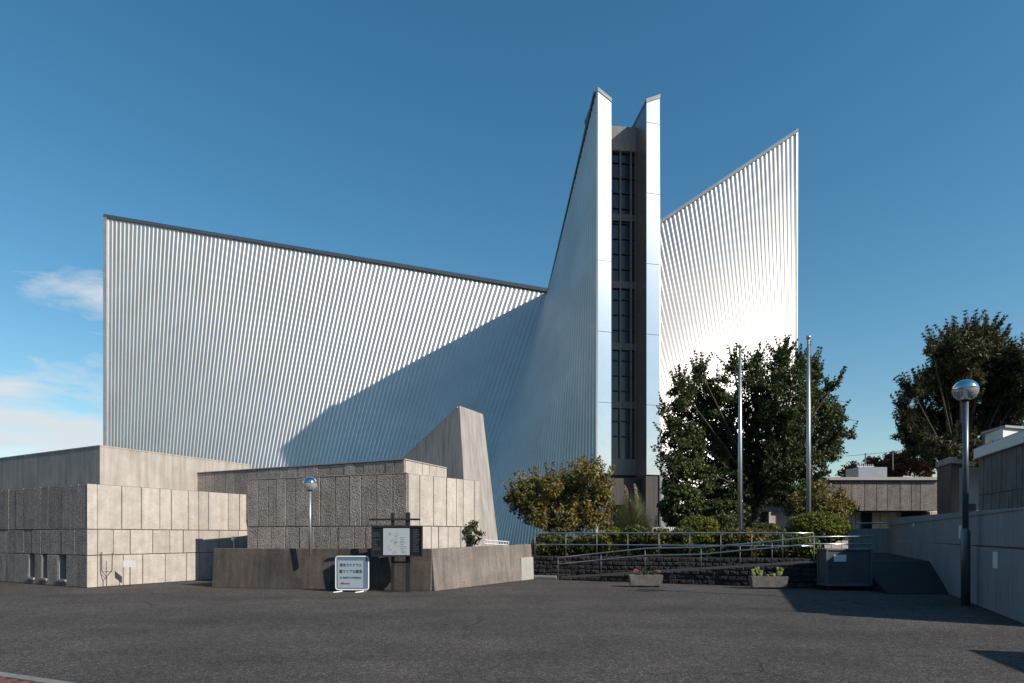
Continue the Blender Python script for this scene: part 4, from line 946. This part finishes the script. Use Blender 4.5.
# ------------------------------------------------------------------ planters, pot, cart
def planter(px, D, label, wdt):
    t = thing('planter', label, 'planter', G(px, D), group='concrete planters before the stone wall')
    c = G(px, D); mb = MB(); h = .38; ax = Vector((1, -.08, 0)).normalized(); an = Vector((-ax.y, ax.x, 0))
    def ring(hw, hd, z): return [c + ax * hw * i + an * hd * j + Vector((0, 0, z)) for i, j in ((-1, -1), (1, -1), (1, 1), (-1, 1))]
    lv = [ring(wdt / 2 - .04, .17, .05), ring(wdt / 2, .2, h), ring(wdt / 2 - .04, .165, h), ring(wdt / 2 - .06, .15, h - .07)]
    vs = sum(lv, []); fs = [(3, 2, 1, 0)] + [(l * 4 + i, l * 4 + (i + 1) % 4, l * 4 + 4 + (i + 1) % 4, l * 4 + 4 + i) for l in range(3) for i in range(4)] + [(12, 13, 14, 15)]
    mb.add(vs, fs); mb.build('trough', M_plan, t, bevel=.008)
    for s in (-1, 1): mb = MB(); mb.box(c + ax * s * (wdt / 2 - .18) + Vector((0, 0, .025)), (.12, .26, .05), ax); mb.build('foot', M_plan, t)
    mb = MB(); mb.box(c + Vector((0, 0, h - .045)), (wdt - .13, .29, .03), ax); mb.build('soil', M_soil, t)
    return t, c, ax
t, c, ax = planter(645.5, 20.1, 'concrete trough planter with pink and orange flowers', 1.04)
cs = [tuple(c + ax * rd.uniform(-.42, .42) + Vector((0, rd.uniform(-.1, .1), .42 + rd.uniform(0, .08)))) for _ in range(22)]
leaf_mesh('plant', cs, [.06] * 22, 16, .03, L_shr, t)
cs = [tuple(c + ax * u + Vector((0, -.05, .47 + rd.uniform(0, .06)))) for u in (-.4, -.33, -.28, -.36, .3, .36, .4)]
[leaf_mesh('flower', [q_], [.05], 26, .025, L_pink, t) for q_ in cs]
t, c, ax = planter(768, 19.45, 'concrete trough planter with green prickly pear cactus', 1.08)
def pad(mb, c, r, h, ang, yaw):
    o = len(mb.v); k = 10; q = Matrix.Rotation(yaw, 3, 'Z') @ Matrix.Rotation(ang, 3, 'Y')
    prof = [(0, 0), (.45, .12), (.85, .4), (1, .68), (.75, .92), (0, 1)]
    for s in (-1, 1):
        for a, z in prof: pass
    for a, z in prof:
        for j in range(k):
            th = 2 * math.pi * j / k; v = q @ Vector((max(a, .02) * r * math.cos(th), max(a, .02) * r * .22 * math.sin(th), z * h)); mb.v.append(tuple(Vector(c) + v))
    for i in range(len(prof) - 1):
        for j in range(k): a = o + i * k + j; b = o + i * k + (j + 1) % k; mb.f.append((a, b, b + k, a + k))
    return Vector(c) + q @ Vector((0, 0, h * .92))
mb = MB()
for u, hh in ((-.42, .16), (-.33, .2), (-.22, .14), (.18, .12), (.28, .2), (.38, .17), (-.05, .09), (.1, .1)):
    tip = pad(mb, c + ax * u + Vector((0, rd.uniform(-.06, .06), .35)), .07, hh, rd.uniform(-.3, .3), rd.uniform(-.6, .6))
    if hh > .13:
        for s in (-1, 1): pad(mb, tip, .05, hh * .7, s * rd.uniform(.3, .8), rd.uniform(-.6, .6))
mb.build('cactus', L_cact, t, smooth=True)
DP = thing('clay_pot', 'broken orange clay pot at the foot of the low wall', 'pot', G(462, 20.0))
pc = Vector((G(462, 19.9).x + .0, 19.9, 0)); mb = MB(); mb.lathe(pc, [(.001, 0), (.07, 0), (.10, .17), (.115, .17), (.115, .2), (.09, .2), (.06, .03), (.001, .03)], 16); mb.build('bowl', M_pipe, DP, smooth=False)
mb = MB(); mb.box(pc + Vector((-.12, .08, .12)), (.1, .05, .24), (1, .5, 0)); mb.build('shard', M_patch, DP)

CT = thing('utility_cart', 'grey-blue metal box cart on casters parked in the shade by the ramp', 'cart', G(849, 18.9))
ca = Vector((1, -.02, 0)).normalized(); cn = Vector((ca.y, -ca.x, 0)); c = G(849.5, 18.75); cw, cd, z0, z1 = 1.34, .62, .16, 1.2
cc = c - cn * cd / 2
mb = MB(); mb.box(cc + Vector((0, 0, (z0 + z1) / 2)), (cw - .05, cd - .05, z1 - z0 - .05), ca); mb.build('body', M_cont, CT, bevel=.01)
for z, hh in ((z1, .05), (z0, .07)):
    mb = MB(); mb.box(cc + Vector((0, 0, z)), (cw + .02, cd + .02, hh), ca); mb.build('rim', M_contf, CT, bevel=.008)
for i in (-1, 1):
    for j in (-1, 1):
        mb = MB(); mb.box(cc + ca * i * (cw / 2 - .03) + cn * j * (cd / 2 - .03) + Vector((0, 0, (z0 + z1) / 2)), (.06, .06, z1 - z0 - .062), ca); mb.build('corner_post', M_contf, CT)
        mb = MB(); wc = cc + ca * i * (cw / 2 - .12) + cn * j * (cd / 2 - .1) + Vector((0, 0, .065)); mb.tube([wc - cn * .02, wc + cn * .02], .062, 16); wh = mb.build('caster', M_rubber, CT)
        mb = MB(); mb.box(wc + Vector((0, 0, .045)), (.04, .07, .05), ca); mb.build('fork', M_contf, wh)
mb = MB(); mb.box(cc + cn * (cd / 2 - .012) + ca * (-.27) + Vector((0, 0, .95)), (.36, .008, .2), ca); mb.build('paper_label', M_white, CT)
mb = MB(); mb.box(cc + cn * (cd / 2 - .012) + ca * (-.54) + Vector((0, 0, .68)), (.09, .006, .09), ca); mb.build('red_mark', M_red, CT)
